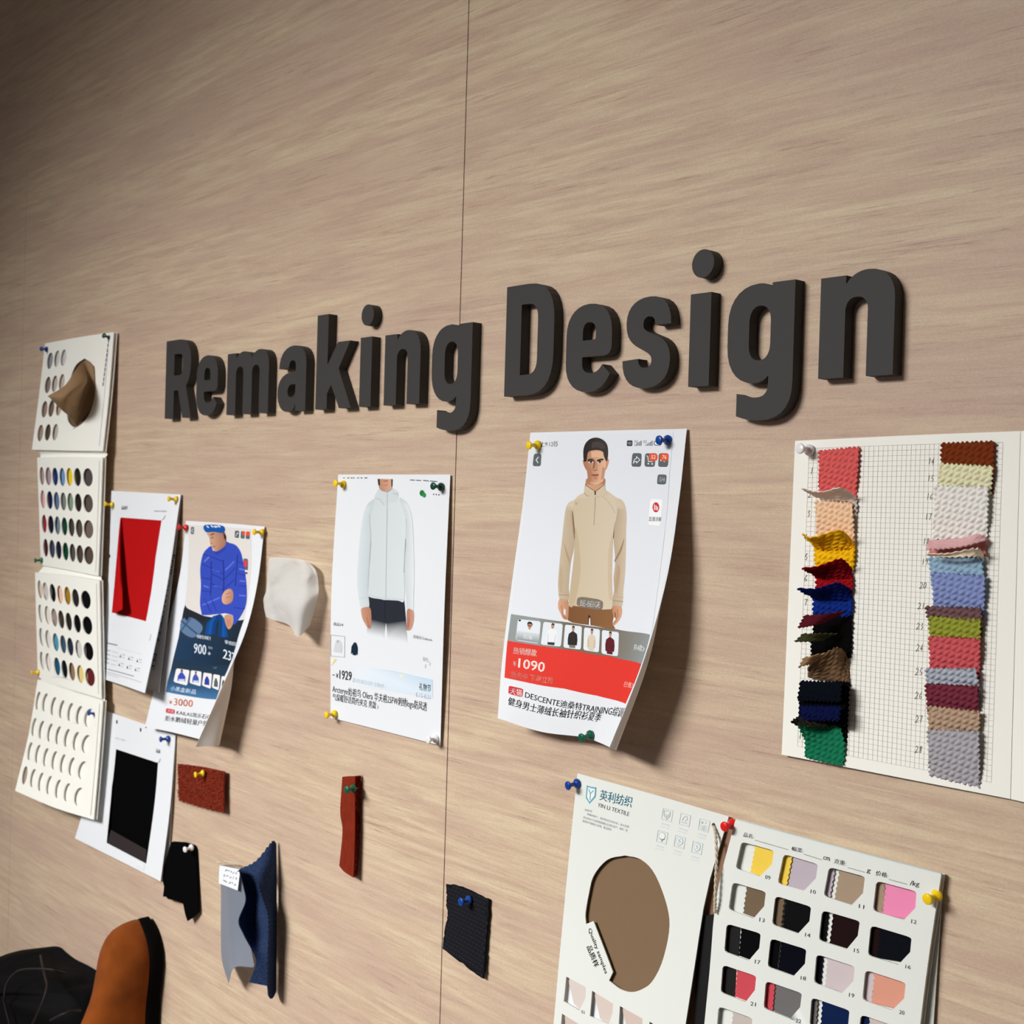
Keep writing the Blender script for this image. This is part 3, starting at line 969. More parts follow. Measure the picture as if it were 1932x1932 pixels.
# rope
for k, c in enumerate([(14, 70, 140), (18, 84, 160), (12, 60, 124)]):
    ci.ln([(925 + k * 26, 1300), (940 + k * 24, 1215), (985 + k * 14, 1165), (1035 - k * 2, 1150), (1070 - k * 14, 1200), (1085 - k * 24, 1320)], 30, c, 4 + k)
J = (52, 76, 184)
ci.p([(985, 612), (1080, 540), (1110, 545), (1165, 565), (1205, 620), (1225, 700), (1250, 850), (1256, 1000), (1235, 1100), (1160, 1218), (1132, 1200), (1142, 1150), (1085, 1130), (1060, 1130), (900, 1145), (880, 1118), (868, 1040), (876, 900), (870, 760), (892, 640), (940, 582), (965, 575)], J, 7)
for a, b, c in [((900, 640), (1060, 700), (40, 58, 156)), ((885, 720), (1060, 800), (40, 58, 156)), ((875, 830), (960, 850), (40, 58, 156)), ((960, 800), (1065, 850), (38, 56, 150)), ((1065, 850), (1160, 750), (38, 56, 150)),
                ((1065, 930), (1150, 850), (38, 56, 150)), ((960, 880), (1065, 940), (38, 56, 150)), ((1180, 700), (1225, 720), (40, 58, 156)), ((1180, 800), (1245, 815), (40, 58, 156)), ((1190, 900), (1252, 905), (40, 58, 156)),
                ((880, 940), (950, 950), (40, 58, 156)), ((960, 700), (955, 980), (34, 50, 140)), ((1180, 640), (1160, 900), (34, 50, 140)), ((905, 1010), (960, 1120), (40, 58, 156)), ((960, 1000), (1005, 1110), (40, 58, 156)), ((1150, 1080), (1240, 1090), (40, 58, 156)),
                ((905, 700), (945, 660), (98, 120, 222)), ((970, 760), (1040, 790), (92, 112, 216)), ((1080, 770), (1150, 700), (92, 112, 216)), ((900, 900), (940, 915), (96, 116, 220)), ((1195, 760), (1230, 770), (96, 116, 220)), ((1200, 860), (1240, 865), (96, 116, 220)),
                ((890, 1060), (1030, 1000), (92, 112, 216)), ((985, 900), (1040, 920), (88, 108, 212)), ((1195, 980), (1245, 985), (92, 112, 216)), ((1062, 690), (1062, 960), (32, 46, 132))]:
    ci.ln([a, b], 12 if c[0] > 80 else 9, c, 8)
ci.p([(990, 612), (1075, 560), (1080, 600), (1000, 650)], (44, 64, 168), 8)
ci.p([(930, 458), (1062, 450), (1085, 520), (1072, 575), (1005, 618), (972, 588), (955, 560), (944, 500)], (188, 140, 116), 9, fn=lambda x, y: (206, 160, 134) if x < 1000 else (160, 110, 88))
ci.p([(1060, 455), (1086, 490), (1086, 535), (1068, 505)], (48, 38, 34), 10)
ci.ln([(955, 480), (985, 470)], 8, (60, 42, 36), 10); ci.ln([(958, 505), (980, 500)], 6, (80, 54, 46), 10); ci.ln([(960, 545), (968, 552)], 6, (150, 90, 76), 10); ci.ln([(976, 580), (996, 572)], 7, (150, 84, 76), 10)
ci.p([(908, 398), (1060, 405), (1066, 462), (985, 455), (915, 455)], (22, 84, 164), 11)
for x in (925, 960, 985, 1000, 1020):
    ci.ln([(x, 402 + (x % 3) * 4), (x + 16, 415 + (x % 4) * 3)], 9, (232, 236, 240), 12)
ci.p([(1050, 992), (1075, 945), (1120, 925), (1145, 960), (1136, 1030), (1090, 1056), (1056, 1040)], (202, 152, 126), 10, fn=lambda x, y: (214, 168, 142) if x < 1100 else (176, 124, 100))
ci.ln([(1085, 970), (1120, 960)], 6, (164, 112, 90), 11); ci.ln([(1085, 1000), (1125, 990)], 6, (164, 112, 90), 11)
ci.p([(1072, 1150), (1120, 1140), (1146, 1170), (1136, 1230), (1106, 1262), (1080, 1212)], (196, 146, 120), 10)
ci.ln([(1095, 1180), (1105, 1235)], 5, (150, 100, 80), 11); ci.ln([(1115, 1180), (1122, 1230)], 5, (150, 100, 80), 11)
ci.build('printed_photo', cp, 36, 36)
ct = Ink(cs, zj, umax=.8)
ct.rr((793, 412), (820, 414), (818, 475), (791, 472), (86, 104, 112), 2); ct.ln([(812, 426), (800, 444), (811, 462)], 4, (235, 238, 240), 3)
ct.rr((1157, 443), (1193, 446), (1190, 506), (1155, 502), (84, 100, 106), 2); ct.ln([(1165, 490), (1172, 470), (1184, 468), (1176, 460)], 4, (235, 238, 240), 3)
ct.rr((1207, 448), (1240, 451), (1237, 512), (1204, 508), (84, 100, 106), 2); ct.rr((1222, 448), (1242, 450), (1240, 484), (1220, 482), (226, 84, 50), 3)
ct.rr((1248, 450), (1283, 453), (1279, 516), (1246, 512), (84, 100, 106), 2); ct.rr((1250, 450), (1283, 453), (1281, 486), (1248, 484), (226, 84, 50), 3)
ct.rr((1226, 675), (1267, 678), (1264, 806), (1224, 802), (92, 98, 108), 2); ct.rr((1230, 690), (1258, 692), (1256, 742), (1228, 740), (222, 60, 84), 3); ct.ln([(1222, 775), (1262, 780)], 16, (226, 226, 230), 3)
ct.build('printed_icon', cp, 36, 36, gap=.002)
cw = Ink(cs, zj, umax=.8)
WB = (226, 236, 246)
cw.t('保暖性保暖力', (838, 1333), (955, 1352), (843, 1303), WB, 4)
cw.t('900', (815, 1458), (918, 1474), (820, 1376), WB, 4, 0.035)
cw.t('蓬松度', (935, 1420), (970, 1428), (938, 1400), (170, 186, 204), 4)
cw.t('+', (930, 1472), (955, 1478), (934, 1446), WB, 4, 0.03)
cw.t('零感超轻量', (1070, 1380), (1190, 1402), (1074, 1348), WB, 4)
cw.t('237', (1056, 1502), (1170, 1528), (1064, 1424), WB, 4, 0.035)
cw.t('1/7', (980, 1588), (1003, 1592), (983, 1570), (130, 150, 172), 4)
cw.t('小黑盒新品', (622, 1766), (830, 1800), (632, 1728), (214, 232, 244), 4)
cw.t('¥', (610, 1878), (636, 1882), (614, 1848), (226, 116, 70), 4, 0.02)
cw.t('3000', (650, 1890), (806, 1906), (656, 1832), (226, 116, 70), 4, 0.02)
w2 = Ink(cs, zj2, umax=.8)
w2.rr((808, 246), (880, 258), (876, 296), (803, 284), (206, 52, 60), 2); w2.t('天猫', (815, 282), (868, 290), (818, 254), (248, 236, 236), 3, .02)
w2.t('KAILAS凯乐石G7', (890, 298), (1190, 340), (897, 262), (44, 44, 48), 3, 0.01)
w2.t('拒水鹅绒轻量户外羽', (795, 350), (1195, 402), (802, 306), (44, 44, 48), 3, 0.02)
cw.items += w2.items
cw.build('text_line', cp, 36, 36, gap=.002)
for k, (a, b, c, d, e, f) in enumerate([(672, 1584, 783, 1600, 648, 1712), (793, 1600, 882, 1612, 782, 1722), (898, 1618, 968, 1630, 884, 1742), (980, 1632, 1035, 1642, 966, 1758), (1048, 1648, 1090, 1655, 1034, 1770)]):
    th = Ink(cs, zj, umax=.8)
    th.rr((a, b), (c, d), (e + c - a + 2, f + (d - b)), (e, f - 16), (234, 232, 230), 5, .12)
    mx, my, w, h = (a + c + e + e + c - a) / 4, (b + f) / 2, (c - a) * .42, (f - b) * .42
    col = [(58, 76, 178), (66, 84, 176), (44, 62, 160), (84, 98, 96), (60, 70, 70)][k]
    th.p([(mx - w * .2, my - h * .55), (mx + w * .2, my - h * .55), (mx + w * .7, my + h * .1), (mx + w * .65, my + h * .85), (mx - w * .75, my + h * .75), (mx - w * .65, my)], col, 6)
    if k < 2:
        th.el(mx + w * .05, my - h * .8, w * .22, h * .25, (96, 74, 66), 6, 10); th.p([(mx - w * .5, my + h * .45), (mx + w * .6, my + h * .5), (mx + w * .5, my + h * .85), (mx - w * .55, my + h * .75)], (190, 206, 236), 7)
    th.build('product_thumbnail', cp, 36, 36)

# ------------------------------------------------------------------ printout: pale grey hooded jacket
es = Surf([[(638, 895.4, .003), (744, 895.2, .003), (849.6, 895.4, .003)], [(625, 1125, .009), (733, 1134, .008), (838.5, 1145, .008)], [(623.5, 1354, .003), (727, 1380, .003), (830.7, 1406.4, .004)]])
zh = Z(580, 860, 3.45)
ep = empty('product_printout', P(735, 1140, 0.004))
tag(ep, 'white printout of a pale grey hooded jacket with dark trousers, left of the panel seam', 'printout', 'shopping page printouts')
sheet('paper', es, 16, 20, 0.0003, M['paper'], ep, backmat=M['paper_back'])
ei = Ink(es, zh)
ei.soft = True
SK = (206, 160, 136)
ei.p([(458, 150), (555, 152), (553, 212), (520, 232), (482, 226), (466, 205)], SK, 1, fn=lambda x, y: (186, 132, 106) if x < 490 else (212, 168, 144))
ei.p([(458, 150), (472, 150), (474, 196), (462, 188)], (46, 36, 32), 3); ei.p([(547, 152), (556, 152), (554, 200), (548, 205)], (52, 42, 36), 3); ei.ln([(498, 164), (524, 164)], 7, (172, 92, 84), 3)
ei.p([(490, 185), (530, 185), (515, 200), (498, 198)], (190, 140, 116), 3)
ei.p([(440, 280), (500, 250), (520, 245), (600, 275), (642, 400), (640, 600), (630, 740), (632, 938), (590, 942), (500, 935), (398, 915), (396, 850), (405, 720), (416, 560), (402, 420)], None, 3, fn=lambda x, y: (206, 214, 217) if x < 450 else (214, 221, 225))
ei.p([(440, 285), (386, 325), (362, 400), (345, 520), (330, 690), (325, 820), (335, 920), (352, 992), (402, 986), (398, 900), (396, 800), (408, 650), (416, 520), (408, 420)], None, 4, fn=lambda x, y: (196, 206, 210) if x > 380 else (212, 220, 224))
ei.p([(600, 275), (650, 308), (676, 380), (688, 480), (695, 650), (697, 800), (692, 930), (690, 1002), (650, 998), (645, 930), (632, 770), (640, 620), (650, 500), (642, 400)], None, 4, fn=lambda x, y: (202, 210, 214) if x < 655 else (224, 229, 233))
ei.p([(438, 272), (462, 222), (472, 212), (492, 226), (525, 233), (556, 212), (592, 246), (578, 300), (528, 305), (500, 322), (468, 285)], (206, 213, 217), 5)
ei.ln([(472, 214), (490, 228), (524, 236), (554, 214)], 5, (150, 152, 154), 6); ei.ln([(440, 276), (470, 282), (500, 320)], 4, (176, 182, 186), 6); ei.ln([(560, 244), (588, 252)], 4, (170, 176, 180), 6)
ei.ln([(522, 236), (520, 420), (516, 640), (512, 930)], 4, (168, 174, 178), 6); ei.ln([(405, 380), (415, 520), (404, 700), (396, 870)], 4, (178, 186, 190), 6); ei.ln([(640, 540), (630, 760)], 6, (170, 178, 182), 6)
ei.ln([(400, 908), (500, 928), (630, 936)], 3, (188, 194, 198), 6); ei.ln([(336, 930), (400, 920)], 3, (190, 196, 200), 6)
DK = (38, 42, 52)
ei.p([(398, 917), (500, 938), (632, 941), (643, 1070), (518, 1070), (392, 1056)], DK, 1)
ei.p([(392, 1056), (518, 1070), (512, 1086), (498, 1180), (388, 1160)], None, 1, fn=lambda x, y: DK if y < 1090 else (226, 229, 233))
ei.p([(518, 1070), (643, 1070), (650, 1215), (524, 1190), (513, 1088)], None, 1, fn=lambda x, y: DK if y < 1090 else (226, 229, 233))
ei.ln([(505, 945), (505, 1060)], 3, (26, 28, 36), 4)
ei.p([(355, 992), (408, 988), (418, 1050), (416, 1116), (396, 1120), (364, 1070), (352, 1022)], SK, 5, fn=lambda x, y: (198, 146, 122) if x < 380 else (178, 122, 98))
ei.p([(652, 1000), (690, 1010), (693, 1070), (676, 1128), (646, 1132), (648, 1082)], SK, 5, fn=lambda x, y: (170, 112, 92) if x < 660 else (206, 156, 132))
ei.ln([(388, 1050), (402, 1110)], 4, (150, 98, 78), 6); ei.ln([(664, 1060), (658, 1120)], 4, (150, 98, 78), 6)
ei.build('printed_photo', ep, 16, 20)
ek = Ink(es, zh)
for a, b in ((236, 6), (262, 10), (285, 8), (300, 6), (326, 10), (350, 8), (374, 16)):
    ek.ln([(a, 144), (a + b, 144)], 6, (60, 62, 66), 2)
ek.ln([(670, 157), (700, 159)], 5, (60, 62, 66), 2); ek.ln([(710, 159), (740, 161)], 5, (60, 62, 66), 2); ek.ln([(756, 160), (790, 164)], 5, (60, 62, 66), 2); ek.ln([(800, 164), (845, 168)], 5, (60, 62, 66), 2)
ek.el(747, 243, 16, 20, (30, 116, 62), 2); ek.el(761, 256, 12, 16, (44, 140, 76), 3)
for x, y in ((823, 251), (840, 252), (857, 254)):
    ek.el(x, y, 4, 5, (60, 62, 66), 2, 8)
ek.frame((153, 1166), (244, 1176), (243, 1311), (153, 1303), 2.5, (140, 144, 150), 2)
ek.p([(190, 1200), (208, 1198), (222, 1215), (226, 1255), (222, 1282), (186, 1278), (170, 1272), (180, 1225)], (206, 210, 214), 2); ek.el(199, 1208, 8, 10, (176, 182, 188), 3, 10)
ek.p([(284, 1292), (288, 1240), (298, 1226), (304, 1214), (318, 1216), (324, 1230), (330, 1250), (328, 1298), (320, 1290), (318, 1300), (296, 1296), (292, 1282)], (22, 40, 58), 2)
ek.p([(176, 1318), (192, 1324), (172, 1352), (156, 1366), (166, 1345)], (232, 218, 130), 2)
ek.p([(330, 1372), (560, 1400), (815, 1456), (818, 1580), (600, 1540), (300, 1490)], None, 1, fn=lambda x, y: (226, 234, 242) if x < 400 else (192, 214, 232) if y < 1470 and x > 500 else (214, 228, 240))
ek.p([(598, 1430), (614, 1418), (626, 1434), (612, 1446)], (236, 232, 196), 2)
ek.build('printed_icon', ep, 16, 20, gap=.004)
et = Ink(es, zh)
K = (38, 40, 46)
G2 = (142, 148, 156)
et.t('商品2/4', (171, 1104), (233, 1111), (172, 1082), (84, 88, 94), 3)
et.t('隐秘灰/Solitude', (690, 1186), (812, 1209), (693, 1164), G2, 3)
et.t('配色', (752, 1334), (788, 1344), (753, 1306), (176, 180, 186), 3); et.t('2', (764, 1378), (774, 1381), (765, 1356), (160, 164, 170), 3); et.ln([(794, 1340), (802, 1352), (795, 1364)], 3, (170, 174, 180), 3)
et.ln([(165, 1425), (176, 1428)], 6, K, 3); et.t('¥', (186, 1444), (202, 1447), (187, 1414), K, 3, 0.03)
et.t('1929', (210, 1452), (288, 1464), (211, 1394), K, 3, 0.045)
et.t('活动包邮活动价·仅剩4件 ›', (294, 1472), (512, 1518), (296, 1444), (172, 182, 192), 3)
et.t('礼物节', (728, 1524), (804, 1538), (730, 1476), (30, 44, 56), 3, 0.03); et.t('8.15-8.31', (707, 1566), (802, 1586), (708, 1538), (160, 172, 184), 3)
et.t('Arcteryx始祖鸟 Olera 华夫格25FW刺绣logo防风透', (163, 1548), (776, 1672), (165, 1488), K, 3, 0.008)
et.t('气保暖舒适简约夹克 男款 ›', (164, 1590), (462, 1652), (166, 1544), K, 3, 0.008)
et.build('text_line', ep, 16, 20, gap=.001)

# ------------------------------------------------------------------ printout: man in a beige half-zip top
fs = Surf([[(1000.7, 816.3, .003), (1099, 813.5, .003), (1198, 811, .003), (1278, 809.3, .003), (1295.8, 808.6, .003)],
           [(987, 945, .007), (1087, 948, .008), (1185, 950, .011), (1265, 949.5, .014), (1280.5, 948, .016)],
           [(967, 1090, .016), (1068, 1098, .017), (1164, 1100, .022), (1243, 1097, .028), (1257.5, 1093, .033)],
           [(948, 1240, .027), (1045, 1256, .024), (1140, 1262, .029), (1219.5, 1244.5, .038), (1212.5, 1251, .051)],
           [(939, 1355, .038), (1020, 1380.5, .026), (1104, 1392, .024), (1160, 1414.5, .040), (1149, 1411.5, .056)]])
z1, z2 = Z(920, 790, 4.83), Z(920, 1120, 4.83)
fp = empty('product_printout', P(1130, 1080, 0.004))
tag(fp, 'large curling printout of a man in a beige half-zip top, with a red price banner', 'printout', 'shopping page printouts')
sheet('paper', fs, 36, 40, 0.0003, M['paper'], fp, backmat=M['paper_back'])
fi = Ink(fs, z1, umax=.78)
fi.soft = True
fi.p([(405, 150), (1695, 125), (1660, 500), (1620, 1000), (1560, 1500), (1500, 1932), (1482, 1972), (1150, 1912), (700, 1845), (215, 1782), (240, 1550), (310, 1100), (360, 600)], (225, 229, 236), 0)
A1, A2, A3 = (211, 197, 174), (199, 183, 158), (185, 165, 140)
# trousers and hands
fi.p([(738, 1685), (850, 1705), (1000, 1730), (1140, 1715), (1150, 1800), (1140, 1870), (1152, 1915), (940, 1882), (735, 1838)], None, 2, fn=lambda x, y: (122, 82, 50) if x < 900 else (140, 98, 62))
fi.p([(918, 1790), (938, 1792), (945, 1884), (918, 1878)], (74, 46, 26), 3); fi.p([(928, 1815), (937, 1818), (940, 1882), (924, 1879)], (232, 234, 238), 4)
S1, S2, S3 = (214, 164, 132), (190, 134, 102), (164, 108, 80)
fi.p([(656, 1648), (735, 1650), (738, 1800), (726, 1832), (690, 1820), (660, 1762), (644, 1718)], None, 3, fn=lambda x, y: S1 if x < 680 else S2); fi.p([(698, 1728), (714, 1742), (712, 1792), (694, 1775)], (222, 227, 233), 4)
fi.ln([(672, 1700), (688, 1790), (722, 1822)], 6, S3, 4)
fi.p([(1142, 1705), (1220, 1715), (1224, 1790), (1192, 1850), (1152, 1886), (1140, 1868), (1170, 1826), (1148, 1800)], None, 3, fn=lambda x, y: S2 if x < 1170 else S1); fi.ln([(1185, 1740), (1188, 1800), (1158, 1860)], 6, S3, 4); fi.p([(1160, 1758), (1172, 1770), (1172, 1815), (1158, 1800)], (150, 98, 70), 4)
# sleeves and body
fi.p([(885, 680), (800, 735), (740, 765), (712, 830), (695, 950), (680, 1100), (660, 1280), (644, 1480), (645, 1560), (655, 1640), (658, 1654), (736, 1656), (746, 1600), (742, 1520), (760, 1320), (790, 1180), (797, 1050), (790, 850)], None, 3, fn=lambda x, y: A2 if x < 720 else A3 if y > 820 else A1)
fi.p([(1085, 660), (1170, 715), (1230, 745), (1260, 810), (1269, 900), (1265, 1000), (1262, 1200), (1255, 1400), (1240, 1560), (1236, 1640), (1220, 1722), (1144, 1712), (1140, 1640), (1155, 1560), (1150, 1450), (1165, 1300), (1150, 1100), (1165, 950), (1175, 830)], None, 3, fn=lambda x, y: (206, 188, 164) if x > 1200 else A3 if y > 800 else A1)
fi.p([(885, 675), (985, 700), (1085, 660), (1180, 790), (1166, 960), (1150, 1070), (1140, 1230), (1136, 1450), (1140, 1600), (1136, 1722), (1100, 1737), (1000, 1737), (850, 1714), (770, 1702), (740, 1692), (760, 1500), (788, 1250), (800, 1050), (784, 860), (800, 735)], None, 5, fn=lambda x, y: (204, 188, 160) if x < 810 else A1)
fi.p([(800, 1000), (830, 1100), (850, 1400), (790, 1690), (745, 1690), (762, 1500), (790, 1250)], (194, 176, 146), 6); fi.p([(1140, 1050), (1100, 1250), (1105, 1600), (1134, 1640), (1134, 1430), (1140, 1230)], (204, 184, 158), 6)
fi.p([(778, 845), (796, 1000), (801, 1085), (790, 1090), (772, 900)], (138, 112, 84), 6); fi.p([(1168, 935), (1157, 1000), (1152, 1085), (1145, 1080), (1156, 985)], (96, 72, 54), 6)
fi.p([(1246, 1090), (1222, 1200), (1168, 1300), (1160, 1285), (1208, 1190)], (160, 130, 102), 6); fi.p([(690, 1100), (750, 1280), (748, 1330), (715, 1230)], (178, 154, 124), 6); fi.p([(1190, 1330), (1210, 1400), (1180, 1580), (1160, 1560), (1168, 1450)], (184, 158, 130), 6); fi.p([(672, 1330), (690, 1450), (680, 1580), (660, 1560), (655, 1450)], (188, 168, 140), 6)
fi.ln([(650, 1605), (745, 1608)], 8, (168, 146, 118), 6); fi.ln([(652, 1575), (742, 1585)], 5, (184, 164, 136), 6); fi.ln([(1145, 1655), (1236, 1668)], 8, (168, 146, 118), 6); fi.ln([(1150, 1615), (1238, 1632)], 5, (182, 160, 132), 6)
fi.ln([(1046, 698), (1090, 745), (1135, 800), (1165, 860)], 5, (186, 166, 140), 6); fi.ln([(985, 695), (980, 820), (972, 968)], 7, (170, 150, 122), 6)
fi.ln([(800, 760), (810, 775), (822, 762), (812, 785), (800, 775)], 4, (166, 150, 124), 6)
# neck, head
fi.p([(916, 540), (1062, 540), (1064, 605), (985, 662), (904, 608)], None, 6, fn=lambda x, y: (178, 124, 94) if y < 600 else (206, 156, 126))
fi.p([(870, 378), (890, 385), (907, 468), (890, 450), (875, 412)], (182, 122, 92), 6); fi.p([(1088, 368), (1107, 375), (1100, 420), (1078, 468), (1068, 440)], (206, 150, 120), 6)
FL, FR = (176, 122, 92), (228, 184, 152)
fi.p([(905, 300), (960, 283), (1045, 283), (1066, 330), (1080, 385), (1076, 450), (1062, 540), (1045, 577), (985, 602), (932, 582), (915, 540), (910, 460), (896, 400)], None, 7, fn=lambda x, y: FL if x < 930 else FR if x > 1000 else (208, 160, 130))
fi.p([(905, 430), (950, 470), (945, 560), (925, 565), (914, 520)], (178, 124, 96), 8); fi.p([(1050, 440), (1074, 450), (1058, 545), (1035, 560)], (196, 144, 114), 8)
fi.p([(945, 300), (1030, 296), (1040, 350), (950, 352)], (224, 178, 146), 8)
fi.p([(985, 395), (1000, 400), (1004, 460), (985, 472), (962, 462), (972, 430)], (196, 142, 112), 8); fi.p([(968, 380), (984, 390), (978, 440), (960, 462), (965, 420)], (150, 98, 74), 9); fi.ln([(966, 470), (984, 474), (1000, 466)], 6, (132, 82, 62), 9)
fi.p([(915, 374), (940, 364), (970, 372), (970, 383), (940, 378), (918, 388)], (52, 38, 32), 9); fi.p([(1000, 378), (1020, 368), (1052, 364), (1060, 378), (1030, 378), (1004, 388)], (52, 38, 32), 9)
fi.p([(922, 392), (945, 384), (966, 392), (964, 402), (942, 406), (926, 402)], (226, 214, 204), 9); fi.p([(1006, 392), (1026, 384), (1046, 390), (1042, 402), (1022, 406), (1008, 402)], (226, 214, 204), 9)
fi.el(945, 395, 10, 10, (48, 34, 28), 10, 10); fi.el(1026, 395, 10, 10, (48, 34, 28), 10, 10); fi.ln([(922, 390), (945, 382), (967, 391)], 6, (52, 36, 30), 10); fi.ln([(1005, 391), (1026, 382), (1047, 389)], 6, (52, 36, 30), 10)
fi.p([(948, 512), (972, 504), (985, 507), (998, 504), (1018, 510), (998, 518), (968, 519)], (164, 88, 74), 9); fi.p([(952, 516), (985, 519), (1014, 514), (1000, 530), (970, 531)], (188, 112, 96), 9); fi.ln([(950, 514), (985, 518), (1016, 512)], 4, (118, 62, 54), 10)
fi.p([(960, 538), (1010, 538), (1000, 552), (970, 552)], (182, 130, 102), 9)
fi.p([(880, 385), (875, 295), (892, 232), (930, 190), (985, 172), (1040, 185), (1085, 225), (1100, 292), (1093, 382), (1078, 378), (1062, 338), (1052, 302), (1000, 286), (945, 292), (916, 312), (906, 368), (900, 388)], None, 11, fn=lambda x, y: (40, 33, 31) if x < 950 else (58, 50, 48))
fi.p([(960, 215), (1040, 215), (1075, 262), (1050, 275), (1000, 262), (955, 270)], (70, 62, 60), 12)
# collar
fi.p([(894, 590), (905, 612), (985, 662), (1062, 606), (1069, 590), (1079, 650), (1092, 690), (990, 716), (910, 706), (882, 672)], None, 12, fn=lambda x, y: (188, 168, 142) if y < 615 else (208, 192, 166)); fi.ln([(894, 592), (905, 612), (985, 662), (1062, 606), (1069, 592)], 5, (134, 104, 80), 13); fi.ln([(884, 674), (905, 702), (925, 706)], 5, (150, 126, 98), 13)
fi.p([(977, 660), (991, 660), (989, 696), (979, 696)], (40, 30, 28), 13)
fi.build('printed_photo', fp, 30, 36)
fk = Ink(fs, z1, umax=.78)
GI, WI, OR = (92, 100, 102), (238, 240, 242), (226, 86, 42)
fk.rr((824, 1616), (1058, 1652), (1048, 1752), (812, 1712), (126, 116, 102), 14, .28); fk.t('BE-BEIGE', (846, 1705), (1026, 1724), (852, 1652), WI, 16, 0.015)
fk.rr((424, 318), (493, 319), (486, 434), (411, 432), GI, 2); fk.ln([(464, 350), (443, 376), (462, 402)], 7, WI, 3)
fk.rr((1320, 313), (1407, 315), (1400, 440), (1311, 437), GI, 2); fk.ln([(1328, 408), (1340, 372), (1358, 362), (1358, 345), (1390, 375), (1358, 405), (1358, 388), (1340, 392), (1328, 408)], 6, WI, 3)
fk.rr((1436, 315), (1532, 317), (1526, 440), (1430, 438), GI, 2); fk.ln([(1450, 338), (1462, 345), (1466, 390), (1505, 392)], 6, WI, 3); fk.el(1466, 410, 7, 8, WI, 3, 10); fk.el(1502, 412, 7, 8, WI, 3, 10); fk.rr((1474, 313), (1552, 315), (1548, 388), (1470, 386), OR, 4, .35); fk.t('52', (1493, 366), (1532, 367), (1495, 332), WI, 5)
fk.rr((1562, 314), (1654, 316), (1645, 441), (1554, 439), GI, 2); fk.rr((1574, 313), (1654, 315), (1648, 388), (1570, 386), OR, 4, .35); fk.t('76', (1592, 366), (1630, 367), (1596, 332), WI, 5); fk.el(1580, 380, 5, 7, WI, 5, 8); fk.el(1612, 392, 5, 4, WI, 5, 8)
fk.rr((1552, 508), (1634, 510), (1626, 600), (1544, 598), GI, 2); fk.t('3/4', (1560, 574), (1614, 576), (1566, 530), WI, 3, 0.01)
fk.rr((1484, 730), (1597, 735), (1575, 978), (1461, 966), (244, 246, 248), 2, .14); fk.el(1536, 808, 31, 46, (206, 44, 54), 3, 24); fk.ln([(1524, 785), (1523, 832)], 8, WI, 4); fk.ln([(1538, 792), (1537, 832)], 8, WI, 4); fk.ln([(1551, 804), (1550, 834)], 8, WI, 4)
fk.rr((1272, 198), (1323, 198), (1320, 250), (1269, 250), (56, 58, 60), 2, .2); fk.t('HD', (1278, 236), (1312, 237), (1280, 212), WI, 3, .01)
for x0 in (1340, 1440):
    for k in range(5):
        fk.ln([(x0 + k * 14 + 4, 246), (x0 + k * 14 + 5, 238 - k * 9)], 7, (56, 58, 60), 2)
fk.rr((1518, 200), (1590, 202), (1586, 246), (1514, 244), (56, 58, 60), 2, .3); fk.rr((1524, 206), (1584, 208), (1580, 240), (1520, 238), (236, 238, 242), 3, .3)
for a in range(12):
    t0, t1 = 2 * math.pi * a / 12, 2 * math.pi * (a + 1) / 12
    fk.ln([(622 + 15 * math.cos(t0), 233 + 19 * math.sin(t0)), (622 + 15 * math.cos(t1), 233 + 19 * math.sin(t1))], 5, (56, 58, 60), 2)
fk.ln([(622, 222), (622, 234), (630, 236)], 4, (56, 58, 60), 2); fk.ln([(606, 210), (614, 206)], 5, (56, 58, 60), 2); fk.ln([(630, 206), (638, 210)], 5, (56, 58, 60), 2)
fk.build('printed_icon', fp, 30, 36, gap=.002)
fb = Ink(fs, z2, umax=.78)
fb.p([(182, 430), (480, 475), (800, 520), (1120, 572), (1402, 642), (1330, 835), (1258, 1003), (1000, 930), (700, 865), (400, 818), (155, 766)], (222, 58, 48), 2)
PK = (246, 224, 214)
fb.t('热销爆款', (235, 548), (448, 574), (238, 486), PK, 4, 0.02); fb.t('¥', (232, 660), (262, 664), (236, 614), PK, 4, .015); fb.t('1090', (280, 674), (516, 716), (288, 588), (248, 232, 226), 4, 0.03)
fb.t('热卖中 下单立抢', (210, 762), (594, 822), (216, 704), (240, 168, 156), 4, 0.005); fb.t('已售2', (1240, 848), (1322, 866), (1250, 800), (244, 196, 186), 4)
fb.build('price_banner', fp, 30, 36)
fg = Ink(fs, z2, umax=.78)
ST = (136, 143, 141)
fg.p([(215, 186), (480, 226), (480, 476), (182, 431)], None, 1, fn=lambda x, y: (146, 153, 152))
fg.p([(480, 226), (735, 262), (735, 512), (480, 476)], None, 1, fn=lambda x, y: (140, 146, 144) if x < 500 else (116, 104, 88))
fg.p([(735, 262), (1150, 318), (1115, 572), (735, 512)], None, 1, fn=lambda x, y: (116, 104, 88) if x < 1000 else (122, 110, 94))
fg.p([(1150, 318), (1482, 374), (1402, 643), (1115, 572)], None, 1, fn=lambda x, y: (122, 112, 98) if x < 1200 else (142, 149, 149))
fg.t('共4款', (1330, 516), (1408, 528), (1336, 458), (232, 234, 234), 3); fg.ln([(1418, 486), (1430, 504), (1414, 524)], 5, (232, 234, 234), 3)
fg.build('thumbnail_strip', fp, 30, 36)
TH = [((278, 231), (487, 253), (470, 457), (256, 424)), ((511, 256), (688, 276), (670, 484), (486, 464)), ((708, 282), (862, 298), (852, 511), (692, 491)), ((882, 307), (1027, 326), (1016, 536), (874, 514)), ((1045, 331), (1199, 351), (1190, 572), (1039, 546))]
